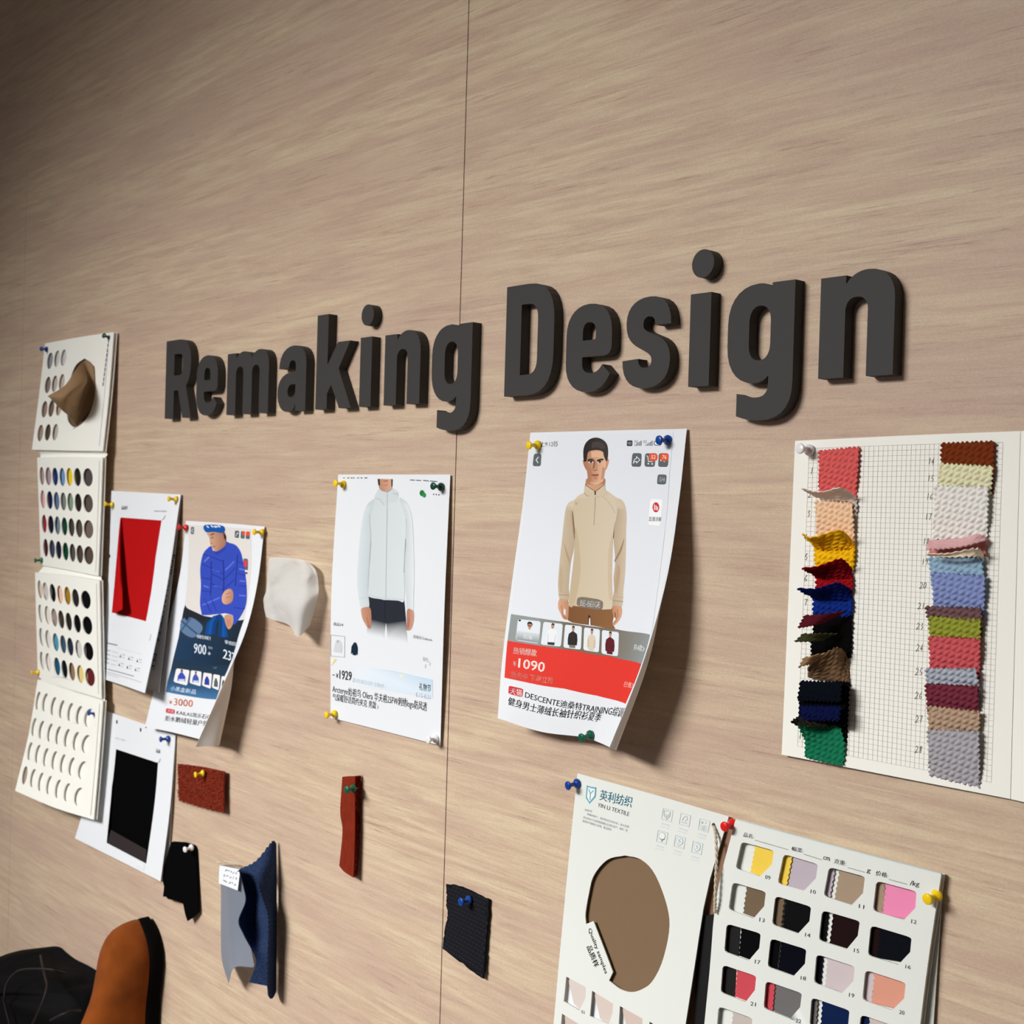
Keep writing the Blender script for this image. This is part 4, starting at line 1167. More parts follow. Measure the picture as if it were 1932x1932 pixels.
SW = [None, (234, 236, 240), (50, 44, 42), (216, 202, 178), (96, 30, 38)]
for k, (a, b, c, d) in enumerate(TH):
    th = Ink(fs, z2, umax=.78)
    th.rr(a, b, c, d, (224, 231, 238), 4, .1)

    def q(x, y):
        return ((1 - x) * (1 - y) * a[0] + x * (1 - y) * b[0] + x * y * c[0] + (1 - x) * y * d[0], (1 - x) * (1 - y) * a[1] + x * (1 - y) * b[1] + x * y * c[1] + (1 - x) * y * d[1])
    if k == 0:
        th.p([q(.0, .55), q(1, .55), q(1, .97), q(.03, .97)], None, 5, fn=lambda x, y, m=q(.5, .55)[1] + 25: (214, 220, 224) if y < m else (142, 150, 152))
        th.p([q(.5, .1), q(.6, .12), q(.64, .2), q(.62, .28), q(.58, .42), q(.52, .42), q(.46, .3), q(.44, .18)], (190, 140, 112), 6)
        th.p([q(.44, .24), q(.43, .12), q(.5, .06), q(.6, .08), q(.66, .16), q(.65, .26), q(.62, .17), q(.5, .16)], (44, 34, 32), 7); th.ln([q(.46, .24), q(.62, .26)], 7, (60, 44, 40), 7)
        th.t('图集', q(.32, .86), q(.72, .88), q(.32, .66), (222, 226, 228), 8); th.el(*q(.09, .06), 12, 9, (30, 30, 32), 6, 10)
    else:
        cx = .5
        th.p([q(cx - .07, .06), q(cx + .07, .06), q(cx + .07, .2), q(cx + .02, .28), q(cx - .03, .28), q(cx - .07, .2)], (186, 138, 112), 6)
        th.p([q(cx - .08, .14), q(cx - .07, .04), q(cx, .01), q(cx + .08, .04), q(cx + .08, .14), q(cx + .05, .09), q(cx - .05, .09)], (48, 38, 36), 7)
        th.p([q(cx - .06, .26), q(cx + .06, .26), q(cx + .24, .36), q(cx + .28, .6), q(cx + .26, .84), q(cx - .26, .86), q(cx - .28, .6), q(cx - .24, .38)], SW[k], 6)
        th.ln([q(cx - .19, .5), q(cx - .17, .84)], 4, tuple(int(v * .8) for v in SW[k]), 7); th.ln([q(cx + .19, .5), q(cx + .17, .84)], 4, tuple(int(v * .8) for v in SW[k]), 7)
        th.p([q(cx - .18, .85), q(cx + .18, .85), q(cx + .17, .97), q(cx - .17, .97)], (52, 54, 58) if k == 1 else (126, 120, 116) if k == 2 else (214, 200, 176) if k == 3 else (96, 30, 38), 6)
    th.build('product_thumbnail', fp, 30, 36)
ft = Ink(fs, z2, umax=.78)
ft.items += []
f1 = Ink(fs, z1, umax=.78)
f1.t('晚上9:12', (436, 256), (598, 256), (440, 206), (58, 60, 64), 3); f1.t('5G', (1338, 222), (1370, 222), (1340, 198), (58, 60, 64), 3); f1.t('5G', (1420, 222), (1452, 222), (1422, 198), (58, 60, 64), 3); f1.t('直播讲解', (1468, 934), (1582, 938), (1472, 892), (50, 50, 54), 3, .015)
ft.items += f1.items
ft.rr((195, 838), (326, 868), (316, 944), (189, 912), (200, 44, 50), 2, .16); ft.t('天猫', (203, 912), (311, 936), (208, 854), (250, 236, 236), 4, .02)
ft.t('DESCENTE迪桑特TRAINING综训运', (340, 950), (1250, 1142), (348, 884), (40, 42, 46), 3, 0.008)
ft.t('健身男士薄绒长袖针织衫夏季', (185, 1012), (1020, 1172), (194, 940), (40, 42, 46), 3, 0.018)
ft.build('text_line', fp, 30, 36, gap=.001)


# ------------------------------------------------------------------ grid paper card with glued knit swatches
gp = empty('knit_swatch_card', P(1700, 1150, 0.003))
tag(gp, 'large squared paper card with two numbered columns of knitted fabric swatches, at the right edge', 'swatch card')
gs = Surf([[(1500, 831.8, .003), (1712, 821.5, .003), (1925, 813.2, .003)], [(1487.5, 1128, .0045), (1702, 1143, .004), (1915.5, 1160, .0035)], [(1474.7, 1423.6, .006), (1692, 1466, .005), (1906, 1507.5, .004)]])
sheet('card_page', gs, 8, 8, 0.0009, M['warm_card'], gp)
g2 = Surf([[(1926, 813.2, .003), (2150, 803, .010)], [(1907, 1507.8, .004), (2132, 1558, .012)]])
sheet('folded_page', g2, 2, 2, 0.0009, M['warm_card'], gp)
gi = Ink(gs)
gc = gs.inv([(1527, 846), (1892.5, 834.7), (1870.5, 1476), (1505, 1407.8)])
gl = lambda a, b: (1 - a) * (1 - b) * gc[0] + a * (1 - b) * gc[1] + a * b * gc[2] + (1 - a) * b * gc[3]
NCOL, NROW = 42, 61


def gline(a0, b0, a1, b1, w, n):
    for k in range(n):
        t0, t1 = k / n, (k + 1) / n
        p0, p1 = gl(a0 + (a1 - a0) * t0, b0 + (b1 - b0) * t0), gl(a0 + (a1 - a0) * t1, b0 + (b1 - b0) * t1)
        off = np.array([w, 0]) if a0 == a1 else np.array([0, w * .72])
        gi.raw([p0 - off, p1 - off, p1 + off, p0 + off], [(0, 1, 2), (0, 2, 3)], [lin((158, 146, 138))] * 4, 1)


for k in range(NCOL + 1):
    gline(k / NCOL, 0, k / NCOL, 1, .00042, 1)
for k in range(NROW + 1):
    gline(0, k / NROW, 1, k / NROW, .00042, 1)
gi.build('printed_grid', gp, 8, 8)
zg, zg2, z5, z8 = Z(1460, 800, 4.093), Z(1460, 1150, 4.093), Z(1500, 820, 10.73), Z(1720, 980, 8.78)
gh = Ink(gs, zg)
for s, x, y in (('1', 285, 340), ('2', 272, 520), ('3', 262, 665), ('4', 240, 850), ('5', 243, 1000), ('6', 240, 1165), ('7', 240, 1350), ('14', 1195, 262), ('15', 1190, 395), ('16', 1182, 535), ('17', 1172, 690), ('18', 1155, 880), ('19', 1145, 1038), ('20', 1132, 1222), ('21', 1118, 1380), ('23', 1108, 1535)):
    gh.hand(s, x, y, 24, 48, 3.0, (44, 40, 42), 3, .28)
hh = Ink(gs, zg2)
for s, x, y in (('24', 1104, 268), ('25', 1098, 452), ('26', 1096, 635), ('27', 1098, 818), ('28', 1096, 1052), ('13', 196, 945)):
    hh.hand(s, x, y, 26, 54, 3.0, (44, 40, 42), 3, .28)
gh.items += hh.items
gh.build('handwritten_number', gp, 8, 8, gap=.008)


def knit_disp(w, h, amp, seed):
    def f(uv):
        s, t = uv[:, 0] * w, uv[:, 1] * h
        a, b = (s * .82 - t * .57) / 7.6, (s * .57 + t * .82) / 3.3
        r = np.floor(b)
        ph = a + .5 * (r % 2) + .13 * np.sin(r * 2.3)
        c = np.clip(np.cos(2 * np.pi * ph) * .5 + .5, 0, 1) ** .5
        return amp * (c * np.sin(np.pi * (b - r)) ** .6 - .35)
    return f


def knit(col, rows, w=36, h=36, amp=0.0013, n=44, zig=1.0, parent=None):
    sf = Surf(rows)
    L = lambda a, b: np.linalg.norm(a - b) * 1000
    w = L(sf.pts([(0, .5)])[0], sf.pts([(1, .5)])[0])
    h = L(sf.pts([(.5, 0)])[0], sf.pts([(.5, 1)])[0])
    nu, nv = max(12, int(w / .62)), max(8, int(h / .62))

    def um(U, V):
        nu_, nv_ = U.shape[1] - 1, U.shape[0] - 1
        jj, ii = np.meshgrid(np.arange(nu_ + 1), np.arange(nv_ + 1))
        tri = lambda k: np.abs(((k % 6) - 3)) / 3.0 * 2 - 1
        ax, ay = zig * .8 / w, zig * .8 / h
        U = U + np.where(jj == 0, ax * tri(ii), 0) + np.where(jj == nu_, ax * tri(ii + 3), 0)
        V = V + np.where(ii == 0, ay * tri(jj), 0) + np.where(ii == nv_, ay * tri(jj + 3), 0)
        return U, V
    return sheet('knit_swatch', sf, nu, nv, 0.0009, fabric(col, 'noise', 1500, 0.0002, vary=.06, vscale=500), parent or gp, umap=um, disp=knit_disp(w, h, amp, 0) if amp else None)


def quad(z, tl, tr, br, bl, dt, db):
    m = lambda a, b: ((a[0] + b[0]) / 2, (a[1] + b[1]) / 2)
    return [zs(z, [tl + (dt,), tr + (dt,)]), zs(z, [m(tl, bl) + ((dt + db) / 2 + .0012,), m(tr, br) + ((dt + db) / 2 + .0012,)]), zs(z, [bl + (db,), br + (db,)])]


KN = [  # right column, flat
    ((118, 52, 24), zg, (1295, 147), (1702, 132), (1690, 545), (1275, 500), .0060, .0040),
    ((226, 222, 184), zg, (1286, 303), (1690, 326), (1672, 560), (1255, 545), .0080, .0045),
    ((232, 229, 223), zg, (1240, 477), (1655, 482), (1645, 905), (1232, 890), .0090, .0045),
    ((146, 176, 198), zg, (1196, 1028), (1608, 1036), (1625, 1330), (1222, 1260), .0085, .0045),
    ((132, 146, 194), zg, (1214, 1146), (1628, 1172), (1620, 1500), (1236, 1440), .0095, .0045),
    ((112, 82, 84), zg, (1168, 1408), (1600, 1420), (1612, 1640), (1200, 1560), .0110, .0045),
    ((146, 152, 56), zg2, (1200, 52), (1594, 75), (1590, 330), (1196, 290), .0100, .0045),
    ((200, 88, 94), zg2, (1196, 208), (1590, 226), (1586, 545), (1205, 500), .0100, .0045),
    ((170, 176, 188), zg2, (1168, 456), (1558, 458), (1590, 660), (1190, 640), .0120, .0045),
    ((116, 48, 62), zg2, (1168, 574), (1574, 592), (1574, 850), (1186, 800), .0110, .0045),
    ((180, 152, 128), zg2, (1192, 744), (1588, 788), (1582, 1010), (1190, 980), .0100, .0045),
    ((170, 167, 172), zg2, (1184, 928), (1580, 938), (1590, 1372), (1202, 1284), .0105, .0050),
    # left column, flat parts
    ((214, 96, 94), zg, (346, 206), (658, 176), (634, 562), (346, 520), .0055, .0045),
    ((222, 206, 198), zg, (560, 560), (640, 570), (640, 715), (560, 690), .0050, .0045),
    ((236, 198, 162), zg, (318, 592), (604, 606), (622, 915), (330, 860), .0085, .0060),
    ((240, 184, 20), zg, (312, 955), (624, 950), (612, 1130), (316, 1120), .0070, .0060),
    ((150, 18, 26), zg, (322, 1165), (606, 1180), (602, 1320), (328, 1310), .0070, .0060),
    ((18, 44, 124), zg, (304, 1335), (606, 1350), (600, 1490), (300, 1480), .0070, .0060),
    ((9, 7, 8), zg, (302, 1500), (600, 1468), (598, 1650), (302, 1650), .0060, .0060),
    ((8, 8, 8), zg2, (286, 200), (600, 190), (590, 375), (286, 360), .0060, .0060),
    ((8, 8, 10), zg2, (480, 545), (582, 560), (558, 1040), (480, 940), .0070, .0060),
    ((8, 8, 9), zg2, (200, 556), (560, 575), (548, 900), (190, 880), .0140, .0160),
    ((9, 13, 22), zg2, (210, 550), (520, 560), (515, 715), (178, 702), .0200, .0220),
    ((12, 18, 58), zg2, (206, 742), (520, 748), (500, 862), (190, 852), .0220, .0240),
]
KL = ['dark brown', 'cream', 'white', 'light blue', 'lavender blue', 'mauve brown', 'olive green', 'coral', 'grey blue', 'maroon', 'beige', 'grey', 'coral pink', 'pale pink', 'peach', 'yellow', 'red', 'blue', 'black', 'black', 'black', 'black', 'navy black', 'navy']
for kl, (c, z, tl, tr, br, bl, dt, db) in zip(KL, KN):
    k_ = knit(c, quad(z, tl, tr, br, bl, dt, db), amp=.0006 if sum(c) < 75 else .0017)
    k_['label'] = kl + ' knit swatch'
CU = [  # swatches whose edge curls off the card: lip row, then the row near the card
    ((222, 208, 200), z5, [(120, 1095, .030), (350, 1160, .024), (600, 1160, .022), (880, 1090, .026), (1130, 1190, .014), (1240, 1320, .006)], [(400, 1265, .008), (560, 1300, .008), (700, 1320, .008), (900, 1345, .008), (1100, 1360, .007), (1240, 1420, .006)]),
    ((240, 176, 20), zg, [(215, 845, .030), (275, 882, .028), (400, 850, .024), (515, 825, .024), (582, 875, .014), (622, 940, .007)], [(318, 960, .009), (380, 970, .009), (450, 970, .009), (520, 970, .009), (580, 965, .008), (622, 955, .007)]),
    ((122, 12, 22), zg, [(218, 1115, .030), (330, 1106, .026), (430, 1072, .024), (520, 1045, .022), (572, 1078, .014), (608, 1125, .007)], [(325, 1182, .009), (385, 1190, .009), (450, 1192, .009), (520, 1192, .009), (570, 1192, .008), (606, 1190, .007)]),  # red lip: shade near the curl put into a darker red
    ((10, 26, 90), zg, [(180, 1272, .034), (310, 1278, .028), (400, 1256, .024), (490, 1230, .022), (560, 1256, .014), (604, 1288, .007)], [(308, 1352, .009), (370, 1358, .009), (440, 1360, .009), (510, 1362, .009), (565, 1362, .008), (606, 1360, .007)]),
    ((94, 28, 38), zg, [(236, 1476, .032), (400, 1468, .024), (560, 1450, .012)], [(186, 1572, .040), (290, 1560, .032), (382, 1540, .020)]),
    ((66, 66, 42), zg2, [(226, 184, .032), (350, 188, .026), (490, 190, .012)], [(160, 246, .038), (270, 250, .030), (372, 240, .020)]),
    ((156, 122, 88), zg2, [(230, 370, .030), (310, 355, .028), (400, 340, .022)], [(190, 450, .036), (245, 432, .030), (286, 424, .024)]),
    ((112, 86, 62), zg2, [(268, 445, .020), (330, 385, .024), (430, 322, .022), (492, 296, .020), (546, 324, .010), (586, 405, .006)], [(268, 525, .009), (350, 540, .009), (430, 546, .009), (500, 552, .009), (550, 556, .008), (580, 560, .007)]),
    ((36, 33, 26), zg2, [(130, 870, .034), (190, 832, .026), (330, 856, .020), (480, 862, .012)], [(184, 896, .030), (260, 896, .026), (360, 902, .020), (466, 896, .012)]),
    ((226, 178, 180), z8, [(300, 335, .008), (800, 312, .008), (1080, 242, .010), (1232, 292, .006)], [(248, 492, .026), (550, 470, .025), (900, 428, .022), (1234, 332, .010)]),
    ((206, 128, 124), z8, [(280, 465, .010), (700, 440, .012), (1236, 330, .008)], [(290, 562, .013), (700, 584, .013), (1212, 600, .008)]),  # inside of the pink curl, its shade painted as a deeper pink
    ((232, 214, 190), z8, [(240, 575, .024), (600, 572, .024), (1060, 490, .020), (1190, 560, .010)], [(290, 604, .020), (620, 628, .021), (1000, 615, .018), (1205, 625, .009)]),
]
for c, z, a, b in CU:
    ra, rb = zs(z, a), zs(z, b)
    mid = [((p[0] + q[0]) / 2, (p[1] + q[1]) / 2, (p[2] + q[2]) / 2 - .0012) for p, q in zip(ra, rb)]
    knit(c, [ra, mid, rb], amp=.0004 if c in ((226, 178, 180), (206, 128, 124), (232, 214, 190), (222, 208, 200), (94, 28, 38), (66, 66, 42), (156, 122, 88)) else .0010)
knit((26, 116, 82), [zs(zg2, [(186, 896, .024), (350, 906, .013), (512, 906, .009)]), zs(zg2, [(236, 1010, .013), (390, 1040, .010), (546, 1045, .008)]), zs(zg2, [(240, 1140, .009), (390, 1178, .008), (536, 1208, .007)])])

# ------------------------------------------------------------------ textile leaflet, bottom right
zy, zy2, zw = Z(1030, 1440, 5.22), Z(1030, 1650, 5.22), Z(1300, 1540, 3.864)
lf = empty('sample_leaflet', P(1400, 1900, 0.004))
tag(lf, 'open white textile leaflet with a brown oval window and rows of cut-corner swatch windows', 'leaflet')
bk = Surf([[(1092, 1461.5, .0012), (1391, 1547.5, .0016)], [(1079, 1950, .0012), (1383, 2098, .0012)]])
sheet('spine_lining', bk, 2, 2, 0.0006, M['brown_lining'], lf)
bk2 = Surf([[(1391, 1548, .0014), (1780, 1649, .0020)], [(1383, 2110, .0016), (1737, 2290, .0060)]])
sheet('back_cover', bk2, 2, 2, 0.0007, M['ivory_card'], lf)
bd = Surf([[(1314.5, 1729.5, .006), (1400, 1718, .004)], [(1309.5, 2005, .007), (1390, 2030, .005)]])
sheet('black_board', bd, 3, 3, 0.0012, M['black_board'], lf)
ls = Surf([[(1089.4, 1459, .004), (1232, 1498.5, .004), (1375, 1540.5, .0045)], [(1077, 1580, .006), (1206, 1629, .0065), (1334, 1680, .008)], [(1065.4, 1701, .008), (1188, 1757, .009), (1311.5, 1816, .012)], [(1054, 1822, .012), (1173, 1887, .013), (1290, 1955, .016)], [(1043.5, 1943, .016), (1157, 2017, .017), (1269, 2093, .020)], [(1032.5, 2064, .020), (1141, 2146, .021), (1247, 2231, .024)]])
ov = [(1179.4, 1614), (1210, 1622), (1236, 1650), (1258, 1707.5), (1262.8, 1753.4), (1250, 1812.8), (1231, 1851), (1212, 1866), (1191, 1871.8), (1170, 1866), (1148.8, 1850.2)]
o1 = crom(np.array(ov, float), np.linspace(0, 1, 40))
o2 = crom(np.array([(1105.7, 1743.5), (1104.7, 1722.8), (1110.5, 1688), (1120, 1652), (1146, 1622), (1179.4, 1614)], float), np.linspace(0, 1, 20))
lab = [(1156.4, 1833.9), (1119.7, 1737.7)]
oval = np.concatenate([o1, np.array(lab), o2[:-1]])
lh = [ls.inv(oval)]
LW = [[(200, 1005), (395, 1110), (390, 1215), (330, 1340), (175, 1250)], [(455, 1145), (662, 1272), (655, 1370), (620, 1475), (432, 1395)], [(728, 1295), (952, 1420), (946, 1520), (900, 1610), (712, 1545)], [(1020, 1450), (1260, 1580), (1250, 1690), (1195, 1800), (1000, 1700)],
      [(158, 1370), (352, 1490), (345, 1590), (300, 1690), (138, 1600)], [(415, 1520), (620, 1650), (612, 1750), (560, 1850), (395, 1770)], [(690, 1680), (905, 1810), (900, 1900), (850, 1990), (672, 1920)]]
LC = [(214, 202, 196), (214, 198, 190), (208, 190, 180), (186, 164, 150), (206, 186, 178), (200, 196, 190), (210, 206, 200)]
wl = []
for w in LW:
    wl.append(ls.inv([zy2(*q) for q in w]))
plate('cover_page', ls, [(0, 0), (1, 0), (1, 1), (0, 1)], lh + wl, 0.0012, M['ivory_card'], lf, nu=8, nv=12)
olo, ohi = lh[0].min(0), lh[0].max(0)
bs_ = plate('quality_fabric', ls, [(olo[0] - .03, olo[1] - .03), (ohi[0] + .03, olo[1] - .03), (ohi[0] + .03, ohi[1] + .012), (olo[0] - .03, ohi[1] + .012)], [], 0.0008, fabric((130, 106, 82), 'twill', 620, 0.00014), lf, off=-0.0042, nu=10, nv=10)
for h, c in zip(wl, LC):
    lo, hi = h.min(0), h.max(0)
    e = (hi - lo) * .15
    plate('fabric_swatch', ls, [(lo[0] - e[0], lo[1] - e[1]), (hi[0] + e[0], lo[1] - e[1]), (hi[0] + e[0], hi[1] + e[1]), (lo[0] + e[0] * 2.4, hi[1] - e[1] * .4)], [], 0.0006, fabric(c, 'twill', 620, 0.00012), lf, off=-0.0036)
    plate('window_backing', ls, [(lo[0] - e[0], lo[1] - e[1]), (hi[0] + e[0], lo[1] - e[1]), (hi[0] + e[0], hi[1] + e[1]), (lo[0] - e[0], hi[1] + e[1])], [], 0.0004, M['paper'], lf, off=-0.0050)
li = Ink(ls, zy)
TE, GY = (92, 164, 184), (118, 124, 132)
li.p([(404, 217), (445, 232), (499, 238), (491, 330), (431, 398), (394, 340)], TE, 1); li.p([(416, 234), (448, 246), (486, 252), (479, 322), (432, 380), (406, 332)], (232, 236, 234), 2)
li.ln([(424, 256), (440, 298), (436, 360)], 9, TE, 3); li.ln([(470, 268), (440, 300)], 9, TE, 3)
li.t('英利纺织', (528, 362), (842, 438), (540, 258), (100, 166, 184), 2, 0.03)
li.t('YIN LI TEXTILE', (508, 426), (818, 522), (514, 388), GY, 2, .004)
for s, a, b, c in (('注意事项:', (378, 466), (455, 486), (382, 444)), ('尊敬的客户，面料批次会有色差，如大货要', (404, 510), (818, 640), (408, 488)), ('求以本色卡为准请提前确认后再行投产，面料一经', (366, 542), (804, 678), (370, 518)), ('裁剪恕不退换加工处理，敬请留意！', (360, 578), (648, 668), (364, 554))):
    li.t(s, a, b, c, (150, 156, 160), 2)
for k, (x, y) in enumerate([(1158, 442), (1332, 490), (1520, 545), (1108, 660), (1280, 708), (1452, 766)]):
    tl, tr, br, bl = (x, y), (x + 96, y + 26), (x + 78, y + 136), (x - 18, y + 108)
    IC = (168, 182, 186)
    li.frame(tl, tr, br, bl, 3, IC, 2)
    cx, cy = x + 38, y + 64
    if k == 0:
        li.ln([(cx - 30, cy - 40), (cx, cy - 38), (cx + 32, cy - 24), (cx + 26, cy + 14), (cx - 6, cy + 48), (cx - 32, cy + 4), (cx - 30, cy - 40)], 5, IC, 2); li.ln([(cx - 18, cy - 6), (cx - 6, cy + 24), (cx + 22, cy - 8)], 5, IC, 2)
    elif k == 1:
        li.ln([(cx - 26, cy + 10), (cx - 8, cy - 26), (cx + 18, cy - 30), (cx + 26, cy), (cx, cy + 16)], 4, IC, 2); li.ln([(cx - 34, cy + 22), (cx - 10, cy + 34), (cx + 10, cy + 30), (cx + 22, cy + 46)], 5, IC, 2)
    elif k == 2:
        for r in range(4):
            li.ln([(cx - 36, cy - 2 + r * 13), (cx - 14, cy + 10 + r * 13), (cx + 8, cy + 6 + r * 13), (cx + 30, cy + 18 + r * 13)], 4, IC, 2)
        li.el(cx - 18, cy - 26, 9, 12, IC, 2, 10); li.el(cx + 18, cy - 22, 5, 7, IC, 2, 8)
    elif k == 3:
        li.el(cx, cy - 8, 32, 36, IC, 2, 18); li.el(cx, cy - 8, 28, 31, (232, 236, 234), 3, 18); li.ln([(cx - 24, cy + 14), (cx, cy + 34), (cx + 24, cy + 22)], 6, (120, 128, 130), 4); li.ln([(cx - 4, cy + 50), (cx, cy + 20)], 4, (120, 128, 130), 4)
    else:
        li.el(cx, cy - 6, 34, 40, IC, 2, 18); li.el(cx, cy - 6, 30, 35, (226, 234, 234), 3, 18); li.ln([(cx + 12, cy - 24), (cx - 10, cy - 14), (cx + 12, cy + 2), (cx - 12, cy + 12)], 7, IC, 4); li.ln([(cx - 22, cy + 40), (cx + 14, cy + 50)], 4, IC, 2)
    li.ln([(x - 16, y + 150), (x + 54, y + 170)], 13, (206, 214, 214), 2); li.ln([(x - 32, y + 176), (x + 56, y + 200)], 6, (204, 212, 212), 2)
l2 = Ink(ls, zy2)
l2.t('Quality samples', (408, 545), (575, 985), (445, 522), (46, 46, 50), 2, .02)
l2.t('品质样', (400, 716), (480, 920), (448, 688), (46, 46, 50), 2, .03)
l2.t('01', (350, 1365), (380, 1376), (352, 1332), (90, 92, 96), 2); l2.t('02', (640, 1500), (672, 1512), (642, 1466), (90, 92, 96), 2)
l2.ln([(470, 458), (660, 958)], 2, (206, 206, 202), 2)
li.items += l2.items
li.build('printed_mark', lf, 8, 12, gap=.006)

ws = Surf([[(1388, 1545, .0085), (1580, 1597, .0085), (1776, 1648, .0085)], [(1352, 1690, .013), (1555.5, 1754, .012), (1751, 1814, .012)], [(1339, 1830, .015), (1532, 1904, .014), (1731, 1975, .014)], [(1325, 1970, .018), (1515, 2054, .017), (1713, 2138, .016)], [(1311, 2110, .027), (1497, 2204, .024), (1695, 2300, .020)]])
ROWS = [[[(382, 185), (618, 250), (605, 350), (515, 440), (338, 380)], [(690, 275), (940, 350), (925, 452), (838, 542), (645, 490)], [(1020, 370), (1283, 440), (1268, 560), (1185, 648), (980, 582)], [(1365, 470), (1658, 548), (1650, 668), (1565, 757), (1340, 690)]],
        [[(318, 480), (560, 552), (548, 655), (470, 745), (288, 680)], [(630, 580), (890, 660), (878, 765), (795, 855), (605, 790)], [(970, 685), (1245, 765), (1230, 872), (1150, 968), (945, 905)], [(1325, 795), (1623, 885), (1612, 990), (1525, 1083), (1303, 1015)]],
        [[(275, 783), (523, 855), (512, 962), (435, 1052), (257, 988)], [(595, 890), (855, 970), (845, 1075), (762, 1165), (572, 1098)], [(928, 1005), (1208, 1095), (1198, 1202), (1115, 1290), (910, 1215)], [(1285, 1120), (1580, 1215), (1568, 1328), (1480, 1415), (1263, 1340)]],
        [[(245, 1083), (490, 1165), (480, 1267), (412, 1355), (230, 1285)], [(560, 1200), (823, 1290), (810, 1392), (735, 1478), (543, 1400)], [(893, 1320), (1170, 1415), (1160, 1525), (1075, 1612), (878, 1530)], [(1252, 1445), (1548, 1548), (1536, 1660), (1450, 1745), (1230, 1665)]],
        [[(215, 1385), (462, 1472), (452, 1575), (384, 1660), (198, 1585)], [(530, 1505), (793, 1602), (782, 1705), (705, 1790), (513, 1705)], [(863, 1630), (1138, 1735), (1128, 1840), (1045, 1930), (846, 1845)], [(1220, 1770), (1516, 1880), (1504, 1990), (1418, 2080), (1198, 1990)]]]
RC_ = [[(240, 206, 84), (190, 178, 188), (168, 146, 124), (240, 142, 182)], [(118, 100, 80), (18, 18, 20), (34, 20, 20), (16, 18, 24)], [(12, 12, 14), (12, 13, 22), (208, 194, 196), (222, 156, 134)], [(204, 78, 88), (112, 110, 110), (18, 34, 74), (204, 192, 184)], [(196, 186, 178), (206, 198, 190), (170, 160, 150), (150, 140, 134)]]
whs = [[ws.inv([zw(*q) for q in w]) for w in r] for r in ROWS]


def rounded(poly, k=.12):
    out = []
    n = len(poly)
    for i in range(n):
        a, b, c = poly[i - 1], poly[i], poly[(i + 1) % n]
        if i == 3 or i == 2:
            out.append(b)
            continue
        p, q = b + (a - b) * k, b + (c - b) * k
        out += [p, b + (p - b) * .35 + (q - b) * .35 - ((p - b) + (q - b)) * .08, q]
    return np.array(out)


plate('window_page', ws, [(0, 0), (1, 0), (1, 1), (0, 1)], [rounded(h) for r in whs for h in r], 0.0016, M['ivory_card'], lf, nu=8, nv=14)
plate('page_backing', ws, [(.004, .004), (1, .004), (1, 1), (.004, 1)], [], 0.0006, M['ivory_card'], lf, off=-0.0056, nu=8, nv=14)
for ri_, r in enumerate(whs):
    for c_, h in enumerate(r):
        tl, tr, br, bl = h[0], h[1], h[2], h[4]
        uv_ = lambda a, b: (1 - a) * (1 - b) * tl + a * (1 - b) * tr + a * b * (br + (br - tr) * .75) + (1 - a) * b * bl
        left = .34 if c_ == 0 else .20 if c_ < 3 else .12
        nz = 14
        lft = [uv_(left + (.035 if k % 2 else 0), -.25 + 1.32 * k / nz) for k in range(nz + 1)]
        if c_ < 3:
            nt = r[c_ + 1]
            vv = lambda a, b: (1 - a) * (1 - b) * nt[0] + a * (1 - b) * nt[1] + a * b * (nt[2] + (nt[2] - nt[1]) * .75) + (1 - a) * b * nt[4]
            rgt = [vv((.16 if c_ != 1 else .08) + (.035 if k % 2 else 0), -.25 + 1.32 * k / nz) for k in range(nz, -1, -1)]
        else:
            rgt = [uv_(1.12, 1.07), uv_(1.12, -.25)]
        plate('fabric_swatch', ws, lft + rgt, [], 0.0006, fabric(RC_[ri_][c_], 'twill', 620, 0.00014), lf, off=-0.0040, nu=10, nv=14)
# sliver of the previous row's dark fabric at the left of the lower windows
for ri_ in (2, 3):
    h = whs[ri_][0]
    uv_ = lambda a, b: (1 - a) * (1 - b) * h[0] + a * (1 - b) * h[1] + a * b * h[2] + (1 - a) * b * h[4]
    plate('dark_strip', ws, [uv_(-.15, -.2), uv_(.29, -.2), uv_(.33, 1.3), uv_(-.15, 1.3)], [], 0.0005, M['black_board'], lf, off=-0.0046, nu=10, nv=14)
wi = Ink(ws, zw)
INK = (52, 54, 58)
for s, a, b, c in (('品名:', (396, 148), (472, 166), (402, 116)), ('幅宽:', (748, 250), (830, 268), (754, 218)), ('cm', (978, 314), (1026, 326), (982, 290)), ('克重:', (1056, 342), (1144, 362), (1062, 308)), ('g', (1294, 416), (1320, 422), (1300, 384)), ('价格:', (1360, 430), (1450, 450), (1366, 394)), ('/kg', (1608, 514), (1676, 522), (1616, 468))):
    wi.t(s, a, b, c, INK, 2, .005)
for a, b in (((482, 174), (725, 244)), ((838, 276), (970, 318)), ((1158, 374), (1282, 408)), ((1458, 460), (1592, 496))):
    wi.ln([a, b], 3, INK, 2)
n = 9
for ri_, pos in enumerate([[(555, 455), (886, 560), (1238, 668), (1620, 778)], [(513, 766), (846, 876), (1202, 990), (1577, 1108)], [(480, 1072), (814, 1190), (1166, 1314), (1532, 1440)], [(448, 1378), (778, 1502), (1130, 1630), (1496, 1770)]]):
    for x, y in pos:
        wi.t('%02d' % n, (x, y), (x + 38, y + 8), (x + 3, y - 28), INK, 2)
        n += 1
wi.ln([(345, 24), (1840, 420)], 3, (160, 206, 214), 1)
wi.build('text_line', lf, 8, 14, gap=.004)


